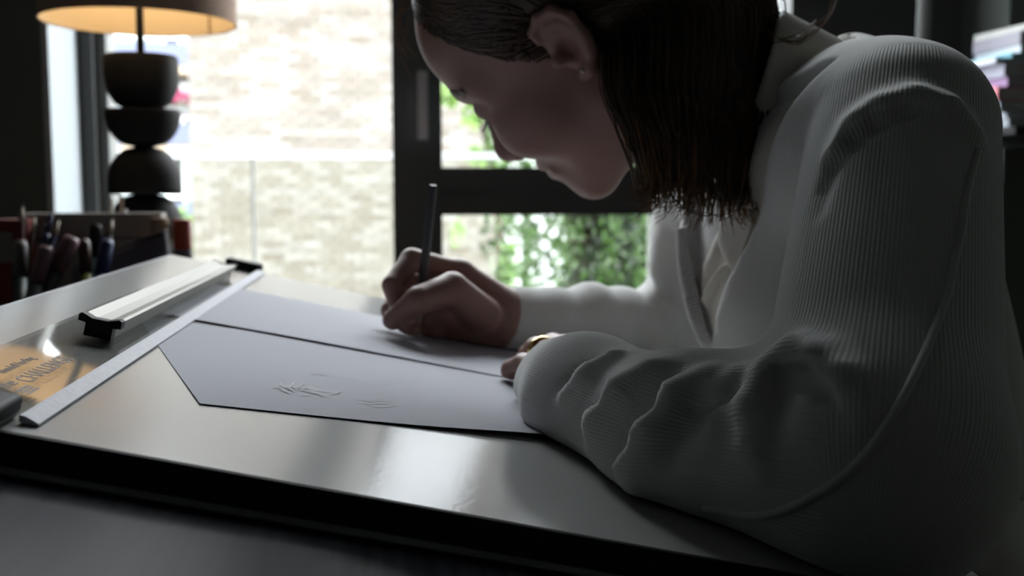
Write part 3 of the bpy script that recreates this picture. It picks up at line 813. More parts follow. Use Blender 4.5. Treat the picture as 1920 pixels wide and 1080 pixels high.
def mesh_sdf(f, lo, hi, h, blk=8):
    lo = np.asarray(lo, float); hi = np.asarray(hi, float)
    nb = np.ceil((hi - lo) / (h * blk)).astype(int)
    N = nb * blk
    ci = np.stack(np.meshgrid(*[np.arange(n) for n in nb], indexing='ij'), -1).reshape(-1, 3)
    cc = (lo + (ci * blk + blk / 2 - 0.5) * h).astype(F32)
    fc = f(cc)
    rad = h * blk * 0.87 * 1.35 + 0.004
    act = np.abs(fc) < rad
    vals = np.where(fc < 0, F32(-1), F32(1)).reshape(nb)
    vals = np.repeat(np.repeat(np.repeat(vals, blk, 0), blk, 1), blk, 2)
    ai = ci[act]
    off = np.stack(np.meshgrid(*[np.arange(blk)] * 3, indexing='ij'), -1).reshape(-1, 3)
    step = 1500
    for s in range(0, len(ai), step):
        idx = (ai[s:s+step, None, :] * blk + off[None]).reshape(-1, 3)
        v = f((lo + idx * h).astype(F32))
        vals[idx[:, 0], idx[:, 1], idx[:, 2]] = v
    sg = vals < 0
    n0, n1, n2 = N
    cnt = np.zeros((n0-1, n1-1, n2-1), np.uint8)
    for dx in (0, 1):
        for dy in (0, 1):
            for dz in (0, 1):
                cnt += sg[dx:n0-1+dx, dy:n1-1+dy, dz:n2-1+dz]
    cells = np.argwhere((cnt > 0) & (cnt < 8))
    vid = np.full(cnt.shape, -1, np.int32); vid[cells[:, 0], cells[:, 1], cells[:, 2]] = np.arange(len(cells))
    acc = np.zeros((len(cells), 3)); num = np.zeros(len(cells))
    corners = [(0,0,0),(1,0,0),(0,1,0),(1,1,0),(0,0,1),(1,0,1),(0,1,1),(1,1,1)]
    cv = [vals[cells[:,0]+c[0], cells[:,1]+c[1], cells[:,2]+c[2]] for c in corners]
    for i in range(8):
        for j in range(i + 1, 8):
            df = np.array(corners[j]) - np.array(corners[i])
            if np.abs(df).sum() != 1 or df.min() < 0: continue
            m = (cv[i] < 0) != (cv[j] < 0)
            t = cv[i][m] / (cv[i][m] - cv[j][m])
            acc[m] += np.array(corners[i]) + t[:, None] * df
            num[m] += 1
    verts = lo + (cells + acc / num[:, None]) * h
    faces = []
    for ax in range(3):
        a = [slice(None)] * 3; b = [slice(None)] * 3
        a[ax] = slice(0, -1); b[ax] = slice(1, None)
        ch = sg[tuple(a)] != sg[tuple(b)]
        e = np.argwhere(ch)
        o1, o2 = [(1, 2), (2, 0), (0, 1)][ax]
        ok = (e[:, o1] > 0) & (e[:, o2] > 0) & (e[:, o1] < N[o1] - 1) & (e[:, o2] < N[o2] - 1) & (e[:, ax] < N[ax] - 1)
        e = e[ok]
        neg = sg[e[:, 0], e[:, 1], e[:, 2]]
        q = []
        for d1, d2 in ((-1, -1), (0, -1), (0, 0), (-1, 0)):
            k = e.copy(); k[:, o1] += d1; k[:, o2] += d2
            q.append(vid[k[:, 0], k[:, 1], k[:, 2]])
        q = np.stack(q, 1)
        q[~neg] = q[~neg][:, ::-1]
        faces.append(q)
    faces = np.concatenate(faces)
    faces = faces[(faces >= 0).all(1)]
    return verts, faces

def grad(f, P, e=0.0008):
    g = np.stack([f(P + V3(d)) - f(P - V3(d)) for d in ((e, 0, 0), (0, e, 0), (0, 0, e))], 1)
    return g / np.maximum(np.linalg.norm(g, axis=1, keepdims=True), 1e-9)
def snap(f, P, it=6):
    P = V3(P).reshape(-1, 3).copy()
    for _ in range(it): P = P - grad(f, P) * f(P)[:, None] * F32(0.9)
    return P

person = thing('person', 'person in a cream knitted sweater and pale shirt bending over the board, drawing', 'person', (0.47, 0.73, 0.0))
def pobj(name, vf, m, parent=None):
    v, f = vf
    o = obj(name, mesh_np(name, np.asarray(v) - np.array((0.47, 0.73, 0.0)), f), m, None, smooth=True)
    o.parent = person if parent is None else parent
    return o

def board_h(P): return (P - V3(B0)) @ V3(EN)

# ---------------------------------------------------------------- head
HO = V3((0.1371, 0.7592, 1.0664))
HM = V3(((-0.5882, -0.3223, -0.7417), (0.5056, -0.8623, -0.0263), (-0.6312, -0.3905, 0.6702)))
def to_head(P): return (P - HO) @ HM
def from_head(p): return V3(p) @ HM.T + HO
NECK0 = from_head((-0.030, 0, -0.045)); NECK1 = V3((0.2821, 0.7313, 1.0067))
def skull(Q):
    return s_ell(Q, (-0.012, 0, 0.038), (0.099, 0.073, 0.086))
EAR = [(0.003, 0.017), (0.0015, 0.024), (-0.009, 0.0285), (-0.021, 0.0255), (-0.027, 0.0145), (-0.0245, 0.000), (-0.0185, -0.0115), (-0.010, -0.0185), (-0.0035, -0.0195)]
def ear_y(x): return 0.0745 - 0.26 * (x + 0.004)
def f_head(P):
    Q = to_head(P); A = Q.copy(); A[:, 1] = np.abs(A[:, 1])
    d = skull(Q)
    d = smin(d, s_ell(Q, (0.046, 0, 0.052), (0.053, 0.056, 0.050)), 0.02)
    d = smin(d, s_ell(Q, (0.030, 0, -0.020), (0.060, 0.060, 0.078)), 0.025)
    d = smin(d, s_cap(A, (0.090, 0.010, 0.029), (0.066, 0.046, 0.028), 0.010, 0.010), 0.016)
    d = smin(d, s_ell(A, (0.056, 0.040, -0.020), (0.034, 0.026, 0.026)), 0.02)
    d = smin(d, s_cap(A, (0.000, 0.052, -0.052), (0.066, 0.018, -0.084), 0.016, 0.016), 0.025)
    d = smin(d, s_ell(Q, (0.074, 0, -0.056), (0.025, 0.026, 0.028)), 0.015)
    d = smin(d, s_ell(Q, (0.0765, 0, -0.088), (0.0165, 0.019, 0.0165)), 0.016)
    d = smax(d, -s_ell(A, (0.102, 0.034, 0.012), (0.017, 0.017, 0.012)), 0.012)      # eye sockets
    d = smin(d, s_ell(A, (0.0765, 0.0325, 0.0110), (0.0142, 0.0150, 0.0120)), 0.004) # lowered lids over the eyes
    d = smin(d, s_cap(Q, (0.088, 0, 0.018), (0.108, 0, -0.022), 0.0065, 0.0085), 0.011)
    d = smin(d, s_sph(Q, (0.1085, 0, -0.0255), 0.0105), 0.006)
    d = smin(d, s_ell(A, (0.0985, 0.0105, -0.031), (0.010, 0.0068, 0.0072)), 0.006)
    d = smax(d, -s_ell(A, (0.104, 0.0062, -0.0385), (0.005, 0.0032, 0.004)), 0.003)
    d = smin(d, s_cap(A, (0.0985, 0.0, -0.0520), (0.0835, 0.0235, -0.0575), 0.0052, 0.003), 0.006)
    d = smin(d, s_cap(A, (0.0960, 0.0, -0.0640), (0.0835, 0.0220, -0.0590), 0.0058, 0.003), 0.006)
    d = smax(d, -s_cap(A, (0.1045, 0.0, -0.0578), (0.0890, 0.0245, -0.0580), 0.0020, 0.0014), 0.002)
    d = smin(d, s_chain(P, [NECK0, NECK1], [0.046, 0.050]), 0.03)
    # ears
    L = Q[:, 1] > 0
    ey = lambda x: ear_y(x)
    plate = s_ell(A, (-0.0115, 0.0765, 0.004), (0.0165, 0.0055, 0.0245), ((0.968, 0.25, 0), (-0.25, 0.968, 0), (0, 0, 1)))
    e = plate
    pts = [(x, ey(x) + 0.003, z) for x, z in EAR]
    e = smin(e, s_chain(A, pts, [0.0026, 0.003, 0.0034, 0.0034, 0.0034, 0.0034, 0.0036, 0.0052, 0.0045], 0.003), 0.003)
    inner = [(x * 0.62 - 0.0045, ey(x * 0.62 - 0.0045) + 0.0035, z * 0.62 + 0.002) for x, z in EAR[2:7]]
    e = smin(e, s_chain(A, inner, [0.0022] * 5, 0.003), 0.003)
    e = smax(e, -s_ell(A, (-0.0085, 0.0835, 0.000), (0.0075, 0.0085, 0.0100)), 0.003)
    e = smin(e, s_sph(A, (0.0030, 0.0765, -0.001), 0.0052), 0.004)
    d = smin(d, e, 0.004)
    return d
hv, hf = mesh_sdf(f_head, (-0.02, 0.60, 0.90), (0.44, 0.90, 1.24), 0.0016)

# ---------------------------------------------------------------- hands
def hand_sdf(fingers, palm, wrist, rw, k=0.006):
    def f(P):
        d = s_chain(P, wrist, rw, 0.01)
        for pts, rs in palm: d = smin(d, s_chain(P, pts, rs, 0.006), 0.010)
        g = None
        for pts, rs in fingers:
            e = s_chain(P, pts, rs, 0.0022)
            g = e if g is None else smin(g, e, 0.0016)
        return smin(d, g, k)
    return f
RW = (0.0995, 0.8680, 0.8417)
rf = [([(0.0557, 0.8585, 0.8800), (0.0159, 0.8401, 0.8927), (0.0003, 0.8179, 0.8742), (0.0058, 0.8111, 0.8526)], [.0105, .0092, .0082, .0070]),
      ([(0.0582, 0.8696, 0.8719), (0.0143, 0.8585, 0.8725), (-0.0008, 0.8401, 0.8514), (0.0150, 0.8228, 0.8383)], [.0105, .0094, .0084, .0072]),
      ([(0.0624, 0.8781, 0.8602), (0.0220, 0.8722, 0.8550), (0.0148, 0.8534, 0.8403), (0.0327, 0.8425, 0.8336)], [.0102, .0090, .0080, .0070]),
      ([(0.0679, 0.8801, 0.8462), (0.0354, 0.8753, 0.8408), (0.0308, 0.8629, 0.8326), (0.0464, 0.8549, 0.8308)], [.0094, .0080, .0072, .0062]),
      ([(0.0732, 0.8412, 0.8472), (0.0469, 0.8143, 0.8719), (0.0200, 0.7934, 0.8648), (-0.0000, 0.7973, 0.8494)], [.0150, .0125, .0108, .0080])]
rp = [([(0.0935, 0.8673, 0.8483), (0.0557, 0.8585, 0.8800)], [.017, .0115]), ([(0.0939, 0.8707, 0.8424), (0.0582, 0.8696, 0.8719)], [.018, .012]),
      ([(0.0943, 0.8741, 0.8365), (0.0624, 0.8781, 0.8602)], [.018, .012]), ([(0.0920, 0.8741, 0.8329), (0.0679, 0.8801, 0.8462)], [.018, .0115]),
      ([(0.0859, 0.8593, 0.8403), (0.0586, 0.8509, 0.8462)], [.018, .013]), ([(0.0727, 0.8622, 0.8334), (0.0502, 0.8589, 0.8355)], [.012, .010]), ([(0.0852, 0.8744, 0.8283), (0.0549, 0.8638, 0.8285), (0.0299, 0.8507, 0.8307)], [.015, .013, .009]), ([(0.0630, 0.8504, 0.8462), (0.0428, 0.8430, 0.8509), (0.0275, 0.8384, 0.8473)], [.014, .0125, .009])]
f_rh = hand_sdf(rf, rp, [(0.0959, 0.8684, 0.8417), (0.1263, 0.8899, 0.8387), (0.1621, 0.9054, 0.8334)], [.021, .0205, .018])
f_rh2 = lambda P: smax(f_rh(P), -(board_h(P) - F32(0.0022)), 0.002)
rv, rfc = mesh_sdf(f_rh2, (-0.06, 0.74, 0.79), (0.17, 1.0, 0.92), 0.0016)
lf = [([(0.0966, 0.6751, 0.8313), (0.0884, 0.6942, 0.8304), (0.0815, 0.7046, 0.8250), (0.0805, 0.7083, 0.8199)], [.0082, .0078, .0074, .0064]),
      ([(0.1065, 0.6927, 0.8362), (0.1002, 0.7158, 0.8375), (0.0972, 0.7336, 0.8301), (0.0954, 0.7402, 0.8232)], [.0090, .0086, .0080, .0068]),
      ([(0.1182, 0.7056, 0.8376), (0.1147, 0.7363, 0.8368), (0.1114, 0.7561, 0.8290), (0.1093, 0.7638, 0.8222)], [.0094, .0088, .0080, .0070]),
      ([(0.1306, 0.7121, 0.8356), (0.1294, 0.7445, 0.8345), (0.1259, 0.7664, 0.8271), (0.1228, 0.7724, 0.8222)], [.0094, .0088, .0080, .0070]),
      ([(0.1263, 0.6465, 0.8322), (0.1359, 0.6808, 0.8324), (0.1361, 0.7089, 0.8300), (0.1340, 0.7260, 0.8272)], [.0130, .0105, .0095, .0080])]
lw = (0.1125, 0.6179, 0.8336)
lp = [([lw, p[0][0]], [.016, r_]) for p, r_ in zip(lf[:4], (.009, .010, .0105, .0105))] + [([lw, lf[4][0][0]], [.016, .013])]
f_lh = hand_sdf(lf, lp, [(0.1125, 0.6179, 0.8336), (0.1269, 0.5704, 0.8304), (0.1378, 0.5287, 0.8301)], [.018, .018, .018])
f_lh2 = lambda P: smax(f_lh(P), -(board_h(P) - F32(0.0022)), 0.002)
lv, lfc = mesh_sdf(f_lh2, (0.04, 0.50, 0.77), (0.21, 0.80, 0.88), 0.0016)

# ---------------------------------------------------------------- torso, arms under the clothes
NS = V3((0.2757, 0.5421, 0.9774)); NE = V3((0.2020, 0.4106, 0.8361)); F1 = V3((0.1416, 0.4726, 0.8295)); F2 = V3((0.1070, 0.5629, 0.8330)); F3 = V3((0.0959, 0.6752, 0.8306))
FS = V3((0.2806, 0.8943, 0.9645)); FE = V3((0.2929, 0.9845, 0.8136)); FW = V3((0.0896, 0.8690, 0.8408))
SP = V3((0.319, 0.732, 0.893)); PV = V3((0.445, 0.73, 0.56))
dn = (PV - SP) / np.linalg.norm(PV - SP)
wd = V3((0, 1, 0)); fr = np.cross(wd, dn); fr = fr / np.linalg.norm(fr)
if fr[0] > 0: fr = -fr
RT = np.stack([fr, wd, dn], 1)          # torso frame: front, far side, down
def torso(P, rr, ww):
    q = (P - SP) @ RT
    q = q.copy(); q[:, 1] /= F32(ww)
    Lp = float(np.linalg.norm(PV - SP))
    t = np.clip(q[:, 2], 0, Lp); q[:, 2] -= t
    return np.linalg.norm(q, axis=1) - F32(rr) + 0.012 * np.exp(-((t - 0.20) / 0.09) ** 2)
def f_torso(P):
    d = torso(P, 0.086, 1.18)
    d = smin(d, s_cap(P, NS + V3((0, 0.02, -0.015)), FS + V3((0, -0.02, -0.015)), 0.040), 0.05)
    d = smin(d, s_chain(P, [NS, NE], [0.042, 0.036]), 0.03)
    d = smin(d, s_chain(P, [NE, F1, F2], [0.034, 0.026, 0.018]), 0.02)
    d = smin(d, s_chain(P, [FS, FE, (0.1621, 0.9054, 0.8334)], [0.038, 0.026, 0.017]), 0.02)
    d = smin(d, s_chain(P, [NECK0, NECK1, SP], [0.042, 0.046, 0.06]), 0.03)
    hipn, hipf = V3((0.47, 0.655, 0.54)), V3((0.47, 0.815, 0.54))
    for hp, sg in ((hipn, -1), (hipf, 1)):
        kn = V3((0.06, hp[1] + sg * 0.02, 0.53)); an = V3((0.10, hp[1] + sg * 0.02, 0.09))
        d = smin(d, s_chain(P, [hp, kn], [0.080, 0.052]), 0.03)
        d = smin(d, s_chain(P, [kn, an], [0.050, 0.033]), 0.02)
        d = smin(d, s_chain(P, [an, an + V3((-0.13, 0, -0.055))], [0.034, 0.026]), 0.02)
    return smax(d, -(P[:, 2] - F32(0.012)), 0.004)
tv, tf = mesh_sdf(f_torso, (-0.14, 0.38, -0.01), (0.62, 1.14, 1.10), 0.006)
allv, allf, k0 = [], [], 0
for v, f in ((hv, hf), (rv, rfc), (lv, lfc), (tv, tf)):
    allv.append(v); allf.append(f + k0); k0 += len(v)
body = pobj('body', (np.concatenate(allv), np.concatenate(allf)), 'skin')

def f_trousers(P):
    d = torso(P, 0.095, 1.40)
    d = smax(d, (V3((0, 0, 1)) @ (P - V3((0, 0, 0.64))).T), 0.01)
    for y0, sg in ((0.655, -1), (0.815, 1)):
        kn = V3((0.06, y0 + sg * 0.02, 0.53)); an = V3((0.10, y0 + sg * 0.02, 0.10))
        d = smin(d, s_chain(P, [(0.47, y0, 0.54), kn], [0.088, 0.062]), 0.03)
        d = smin(d, s_chain(P, [kn, an], [0.060, 0.052]), 0.02)
    return smax(d, -(P[:, 2] - F32(0.075)), 0.004)
pobj('trousers', mesh_sdf(f_trousers, (-0.06, 0.50, 0.04), (0.60, 0.98, 0.70), 0.008), 'trousers')

# ---------------------------------------------------------------- shirt with a soft collar
def f_shirt0(P):
    d = torso(P, 0.094, 1.22)
    d = smin(d, s_cap(P, NS + V3((0, 0.06, -0.012)), FS + V3((0, -0.03, -0.012)), 0.044), 0.04)
    d = smin(d, s_chain(P, [NS + V3((0, 0.02, 0)), NECK1 + V3((0.02, -0.02, -0.03)), FS], [0.036, 0.042, 0.036], 0.02), 0.03)
    d = smin(d, s_chain(P, [NECK1, SP], [0.055, 0.07]), 0.03)
    return d
VB = V3((0.2291, 0.7290, 0.8370))            # foot of the V neck
K1 = V3((0.2536, 0.5638, 1.0263)); K2 = V3((0.2181, 0.7596, 0.9234))
def side_plane(K, inside):
    n = np.cross(K - VB, fr); n = n / np.linalg.norm(n)
    return n if (inside - VB) @ n < 0 else -n
mid = SP + fr * 0.09 - dn * 0.10
n1 = side_plane(K1, mid); n2 = side_plane(K2, mid)
VS_ = V3((0.2372, 0.7449, 0.8844)); KS1 = V3((0.2449, 0.6804, 0.9582)); KS2 = V3((0.2484, 0.8419, 0.9601))
def wedge(P, B, Ka, Kb, inside):
    out = None
    for K in (Ka, Kb):
        n = np.cross(K - B, fr); n = n / np.linalg.norm(n)
        if (inside - B) @ n > 0: n = -n
        e = (P - B) @ n
        out = e if out is None else np.maximum(out, e)
    return np.maximum(out, -((P - (SP + fr * 0.02)) @ fr))
def f_shirt(P):
    d = f_shirt0(P)
    d = smax(d, -wedge(P, VS_, KS1, KS2, mid), 0.004)
    # creases of the soft cloth
    d = d + 0.0012 * np.sin(P[:, 1] * 140 + P[:, 2] * 60)
    return smax(d, (P - V3(NECK1)) @ ((NECK0 - NECK1) / np.linalg.norm(NECK0 - NECK1)) - F32(0.02), 0.004)
shirt = pobj('shirt', mesh_sdf(f_shirt, (0.18, 0.52, 0.60), (0.50, 0.96, 1.08), 0.004), 'shirt')
na = (NECK0 - NECK1) / np.linalg.norm(NECK0 - NECK1)
def f_collar(P):
    q = P - NECK1; t = q @ na
    rad = np.linalg.norm(q - t[:, None] * na, axis=1)
    fwd = q @ fr
    target = 0.060 - 0.07 * np.clip(t, -0.06, 0.06) + 0.005 * np.clip(fwd / 0.06, -1, 1)
    d = np.abs(rad - target) - 0.0035
    d = smax(d, t - 0.040 + 0.25 * np.clip(fwd, 0, 1), 0.004)
    d = smax(d, -(t + 0.055), 0.004)
    far = q @ wd
    gap = np.maximum(np.abs(far + 0.004) - (0.020 + 0.35 * np.clip(0.02 - t, 0, 0.1)), -(fwd - 0.02))
    return smax(d, -gap, 0.003)
pobj('shirt_collar', mesh_sdf(f_collar, (0.16, 0.60, 0.86), (0.42, 0.88, 1.12), 0.003), 'shirt')

def flap(name, pts, th=0.0022):
    pts = [np.array(p) - np.array((0.47, 0.73, 0.0)) for p in pts]
    c = sum(pts) / len(pts); n = len(pts)
    nn = np.zeros(3)
    for i in range(n): nn += np.cross(pts[i] - c, pts[(i + 1) % n] - c)
    nn /= np.linalg.norm(nn)
    if nn @ np.array((0.0, -1.0, 0.0)) < 0: nn = -nn
    bm = bmesh.new()
    lay = []
    for sgn in (1, -1):
        ring = [bm.verts.new(p + nn * th * 0.3 * sgn) for p in pts]
        inn = [bm.verts.new(c + (p - c) * 0.78 + nn * (th * 0.5 * sgn + 0.0014)) for p in pts]
        ct = bm.verts.new(c + nn * (th * 0.5 * sgn + 0.0018))
        for i in range(n):
            j = (i + 1) % n
            bm.faces.new((ring[i], ring[j], inn[j], inn[i])); bm.faces.new((inn[i], inn[j], ct))
        lay.append(ring)
    for i in range(n):
        j = (i + 1) % n
        bm.faces.new((lay[0][i], lay[0][j], lay[1][j], lay[1][i]))
    bmesh.ops.recalc_face_normals(bm, faces=bm.faces)
    o = obj(name, bm, 'shirt', None, smooth=True); o.parent = shirt
    md = o.modifiers.new('soft', 'SUBSURF'); md.levels = 1; md.render_levels = 2
    return o
flap('collar_point', [(0.2243, 0.6927, 0.9311), (0.2239, 0.6966, 0.9218), (0.2239, 0.6986, 0.9125), (0.2263, 0.6902, 0.9031), (0.2299, 0.6819, 0.8905), (0.2318, 0.6751, 0.9011), (0.2334, 0.6678, 0.9116), (0.2342, 0.6564, 0.9251), (0.2320, 0.6529, 0.9356), (0.2280, 0.6727, 0.9369)])
flap('shirt_front', [(0.2282, 0.6845, 0.9020), (0.2252, 0.6955, 0.8961), (0.2229, 0.7072, 0.8877), (0.2227, 0.7285, 0.8735), (0.2308, 0.7650, 0.8562), (0.2337, 0.7656, 0.8450), (0.2386, 0.7647, 0.8336), (0.2333, 0.7248, 0.8427), (0.2291, 0.6965, 0.8662), (0.2299, 0.6820, 0.8898)])

# ---------------------------------------------------------------- knitted sweater
ARM = [NS, NE, F1, F2, F3]; ARR = [0.0495, 0.0515, 0.0400, 0.0330, 0.0225]
FARM = [FS, FE, (FE * 0.45 + FW * 0.55), FW]; FRR = [0.053, 0.041, 0.031, 0.0268]
c1 = (F3 - F2) / np.linalg.norm(F3 - F2); c2 = (FW - FE) / np.linalg.norm(FW - FE)
kf = V3((0.72, -0.10, -0.69)); ku = V3((0.25, 0.05, -0.96))
def seg_t(P, a, b):
    ab = b - a; return ((P - a) @ ab) / float(ab @ ab)
CUFF = V3((0.1036, 0.6694, 0.8329)); cl = V3((0.0695, 0.6806, 0.8553)) - V3((0.0959, 0.6752, 0.8313)); cl = cl / np.linalg.norm(cl)
cn = c1 * 0.45 + cl * 0.9; cn = cn / np.linalg.norm(cn)
RIDGES = [([(0.1112, 0.5130, 0.8651), (0.0973, 0.5120, 0.8554), (0.0880, 0.5179, 0.8435)], [0.003, 0.005, 0.003], 0.010),
          ([(0.1174, 0.4662, 0.8670), (0.1047, 0.4710, 0.8563), (0.0960, 0.4772, 0.8399), (0.0948, 0.4774, 0.8270)], [0.003, 0.0055, 0.006, 0.003], 0.012),
          ([(0.1383, 0.4391, 0.8677), (0.1226, 0.4412, 0.8581), (0.1110, 0.4420, 0.8427), (0.1050, 0.4465, 0.8260), (0.1073, 0.4473, 0.8147)], [0.003, 0.0065, 0.007, 0.006, 0.002], 0.013),
          ([(0.1476, 0.4276, 0.8696), (0.1384, 0.4240, 0.8589), (0.1330, 0.4209, 0.8471)], [0.003, 0.0045, 0.002], 0.010),
          ([(0.1543, 0.4155, 0.8728), (0.1464, 0.4080, 0.8598), (0.1448, 0.4001, 0.8472), (0.1463, 0.3937, 0.8379)], [0.004, 0.0055, 0.005, 0.002], 0.010),
          ([(0.1599, 0.4111, 0.8771), (0.1650, 0.4103, 0.8816), (0.1696, 0.3983, 0.8812), (0.1734, 0.3837, 0.8768), (0.1778, 0.3692, 0.8663)], [0.005, 0.0065, 0.006, 0.004, 0.0005], 0.012),
          ([(0.2189, 0.4925, 0.9703), (0.2291, 0.4946, 0.9816), (0.2404, 0.4927, 0.9886), (0.2553, 0.4900, 0.9929), (0.2690, 0.4845, 0.9882), (0.2785, 0.4777, 0.9764)], [0.001, 0.004, 0.005, 0.0045, 0.004, 0.001], 0.016)]
CREASES = [([(0.1036, 0.5192, 0.8623), (0.0936, 0.5220, 0.8551), (0.0856, 0.5271, 0.8476)], [0.002, 0.003, 0.001], 0.006),
           ([(0.1103, 0.4756, 0.8630), (0.1001, 0.4790, 0.8510), (0.0927, 0.4940, 0.8336)], [0.001, 0.003, 0.001], 0.008),
           ([(0.1254, 0.4517, 0.8669), (0.1133, 0.4481, 0.8545), (0.1027, 0.4521, 0.8400), (0.0995, 0.4569, 0.8246)], [0.001, 0.0045, 0.005, 0.001], 0.010),
           ([(0.1432, 0.4212, 0.8628), (0.1284, 0.4294, 0.8522), (0.1187, 0.4318, 0.8355)], [0.001, 0.003, 0.001], 0.010),
           ([(0.1578, 0.4078, 0.8741), (0.1548, 0.3982, 0.8661), (0.1531, 0.3897, 0.8560)], [0.003, 0.004, 0.001], 0.006),
           ([(0.1607, 0.4026, 0.8750), (0.1640, 0.3951, 0.8749), (0.1671, 0.3839, 0.8714), (0.1699, 0.3752, 0.8662)], [0.003, 0.0045, 0.003, 0.0005], 0.004),
           ([(0.1998, 0.4690, 0.9383), (0.2066, 0.4808, 0.9508), (0.2143, 0.4875, 0.9629), (0.2249, 0.4878, 0.9740), (0.2351, 0.4869, 0.9812), (0.2488, 0.4848, 0.9866), (0.2619, 0.4839, 0.9881)], [0.001, 0.003, 0.004, 0.0045, 0.004, 0.003, 0.0003], 0.005)]
def f_near(P):
    d = s_chain(P, ARM, ARR, 0.020)
    for pts, r, k in RIDGES:
        d = smin(d, s_chain(P, pts, r, 0.006), k)
    for pts, r, k in CREASES:
        d = smax(d, -s_chain(P, pts, r, 0.004), k)
    # rib cuff narrows at the end
    d = smax(d, (P - CUFF) @ cn, 0.004)
    return d
def f_far(P):
    d = s_chain(P, FARM, FRR, 0.02)
    t = seg_t(P, FE, FW)
    d = d - 0.0018 * np.exp(-((t - 0.45) / 0.4) ** 2) * np.sin((P @ c2) * (2 * PI / 0.042) + P[:, 2] * 60)
    d = smin(d, s_chain(P, [(0.2526, 0.9167, 0.9011), (0.2531, 0.9246, 0.8787), (0.2614, 0.9315, 0.8559)], [0.016, 0.018, 0.016], 0.006), 0.012)
    return smax(d, (P - FW) @ c2, 0.003)
def f_bodice(P):
    d = torso(P, 0.104, 1.24)
    d = smin(d, s_cap(P, NS + V3((0.0, 0.05, -0.008)), FS + V3((0, -0.03, -0.008)), 0.052), 0.04)
    d = smin(d, s_chain(P, [NS + V3((0.005, 0.01, 0.004)), NECK1 + V3((0.045, 0, 0.005)), FS], [0.05, 0.045, 0.046], 0.02), 0.03)
    q = (P - SP) @ RT
    d = d - 0.0018 * np.sin(q[:, 1] * 55 + 14 * q[:, 2]) * np.exp(-((q[:, 2] + 0.02) / 0.1) ** 2)
    d = smax(d, q[:, 2] - F32(0.31), 0.01)
    # gap under the arm where the sleeve lies free of the chest
    d = smax(d, -s_chain(P, [NS + (NE - NS) * 0.32, NE, F1], [0.056, 0.062, 0.05], 0.01), 0.005)
    # neck hole and V opening down to the shirt
    d = smax(d, -s_cap(P, NECK1 - na * 0.04, NECK1 + na * 0.2, 0.064, 0.070), 0.006)
    d = smax(d, -smax(wedge(P, VB, K1, K2, mid), -(f_shirt0(P) + F32(0.002)), 0.003), 0.004)
    return d
def f_sweater(P):
    d = smin(smin(f_bodice(P), f_near(P), 0.004), f_far(P), 0.006)
    return smax(d, -(board_h(P) - F32(0.0016)), 0.003)
sv, sf_ = mesh_sdf(f_sweater, (0.04, 0.34, 0.55), (0.58, 1.10, 1.10), 0.0030)
sweater = pobj('sweater', (sv, sf_), 'sweater')
def limb_coords(P, pts, nrib):
    best = np.full(len(P), 1e9); X = np.zeros(len(P)); Y = np.zeros(len(P)); T_ = np.zeros(len(P))
    acc = 0.0; nrm = None
    for a, b in zip(pts, pts[1:]):
        ab = np.asarray(b - a, float); L = np.linalg.norm(ab); t = ab / L
        if nrm is None: nrm = np.cross(t, (0.3, 1.0, 0.2))
        nrm = nrm - t * (nrm @ t); nrm /= np.linalg.norm(nrm); bn = np.cross(t, nrm)
        s = np.clip((P - a) @ t, 0, L); v = P - a - s[:, None] * t
        d = np.linalg.norm(v, axis=1); m = d < best
        X[m] = (np.arctan2(v @ bn, v @ nrm) * nrib)[m]; Y[m] = ((acc + (P - a) @ t) * 2 * PI / 0.0032)[m]; best[m] = d[m]; T_[m] = (acc + (P - a) @ t)[m]
        acc += L
    return X, Y, T_, acc
def set_knit(o, P):
    Pf = P.astype(F32)
    dB, dN, dF = f_bodice(Pf), f_near(Pf), f_far(Pf)
    q = (Pf - SP) @ RT
    X = q[:, 1] * (2 * PI / 0.0024); Y = q[:, 2] * (2 * PI / 0.0032); Z = np.ones(len(P))
    which = np.argmin(np.stack([dB, dN, dF]), 0)
    for k, pts, cuff in ((1, ARM, 0.052), (2, FARM, 0.0)):
        x, y, t, tot = limb_coords(P, pts, 160)
        m = which == k
        X[m] = x[m]; Y[m] = y[m]
        if cuff:
            c = m & (t > tot - cuff)
            X[c] = x[c] * (46.0 / 160.0); Y[c] = 0.0; Z[c] = 2.6
    at_ = o.data.attributes.new('knit', 'FLOAT_VECTOR', 'POINT')
    at_.data.foreach_set('vector', np.stack([X, Y, Z], 1).astype(F32).ravel())
set_knit(sweater, sv)

# ribbed neck band along both sides of the V
def band(name, A, B, w, n, out):
    pts = np.stack([A + (B - A) * (i / n) for i in range(n + 1)])
    pts = snap(f_sweater, pts + fr * 0.004)
    dirs = np.gradient(pts, axis=0); dirs /= np.linalg.norm(dirs, axis=1, keepdims=True)
    nr = grad(f_sweater, pts); nr = nr * 0.35 + fr * 0.65; nr /= np.linalg.norm(nr, axis=1, keepdims=True)
    sd = np.cross(dirs, nr) * out; sd /= np.linalg.norm(sd, axis=1, keepdims=True)
    v, f = [], []
    m = 6
    for i in range(n + 1):
        rib = 0.0019 * math.sin(2 * PI * i / 9.0)
        for j in range(m + 1):
            u = j / m
            hgt = (0.0045 + rib) * math.sin(PI * (0.08 + 0.84 * u)) - 0.0015
            v.append(pts[i] + sd[i] * w * (u - 0.25) + nr[i] * hgt)
    for i in range(n):
        for j in range(m):
            k = i * (m + 1) + j
            f.append((k, k + 1, k + m + 2, k + m + 1))
    return np.array(v), np.array(f)
for A, B, o_ in ((VB, K2, -1),):
    bnd = pobj('neck_band', band('neck_band', A, B, 0.018, 330, o_), 'sweater', sweater)
    bnd['label'] = 'ribbed band along the V neck'
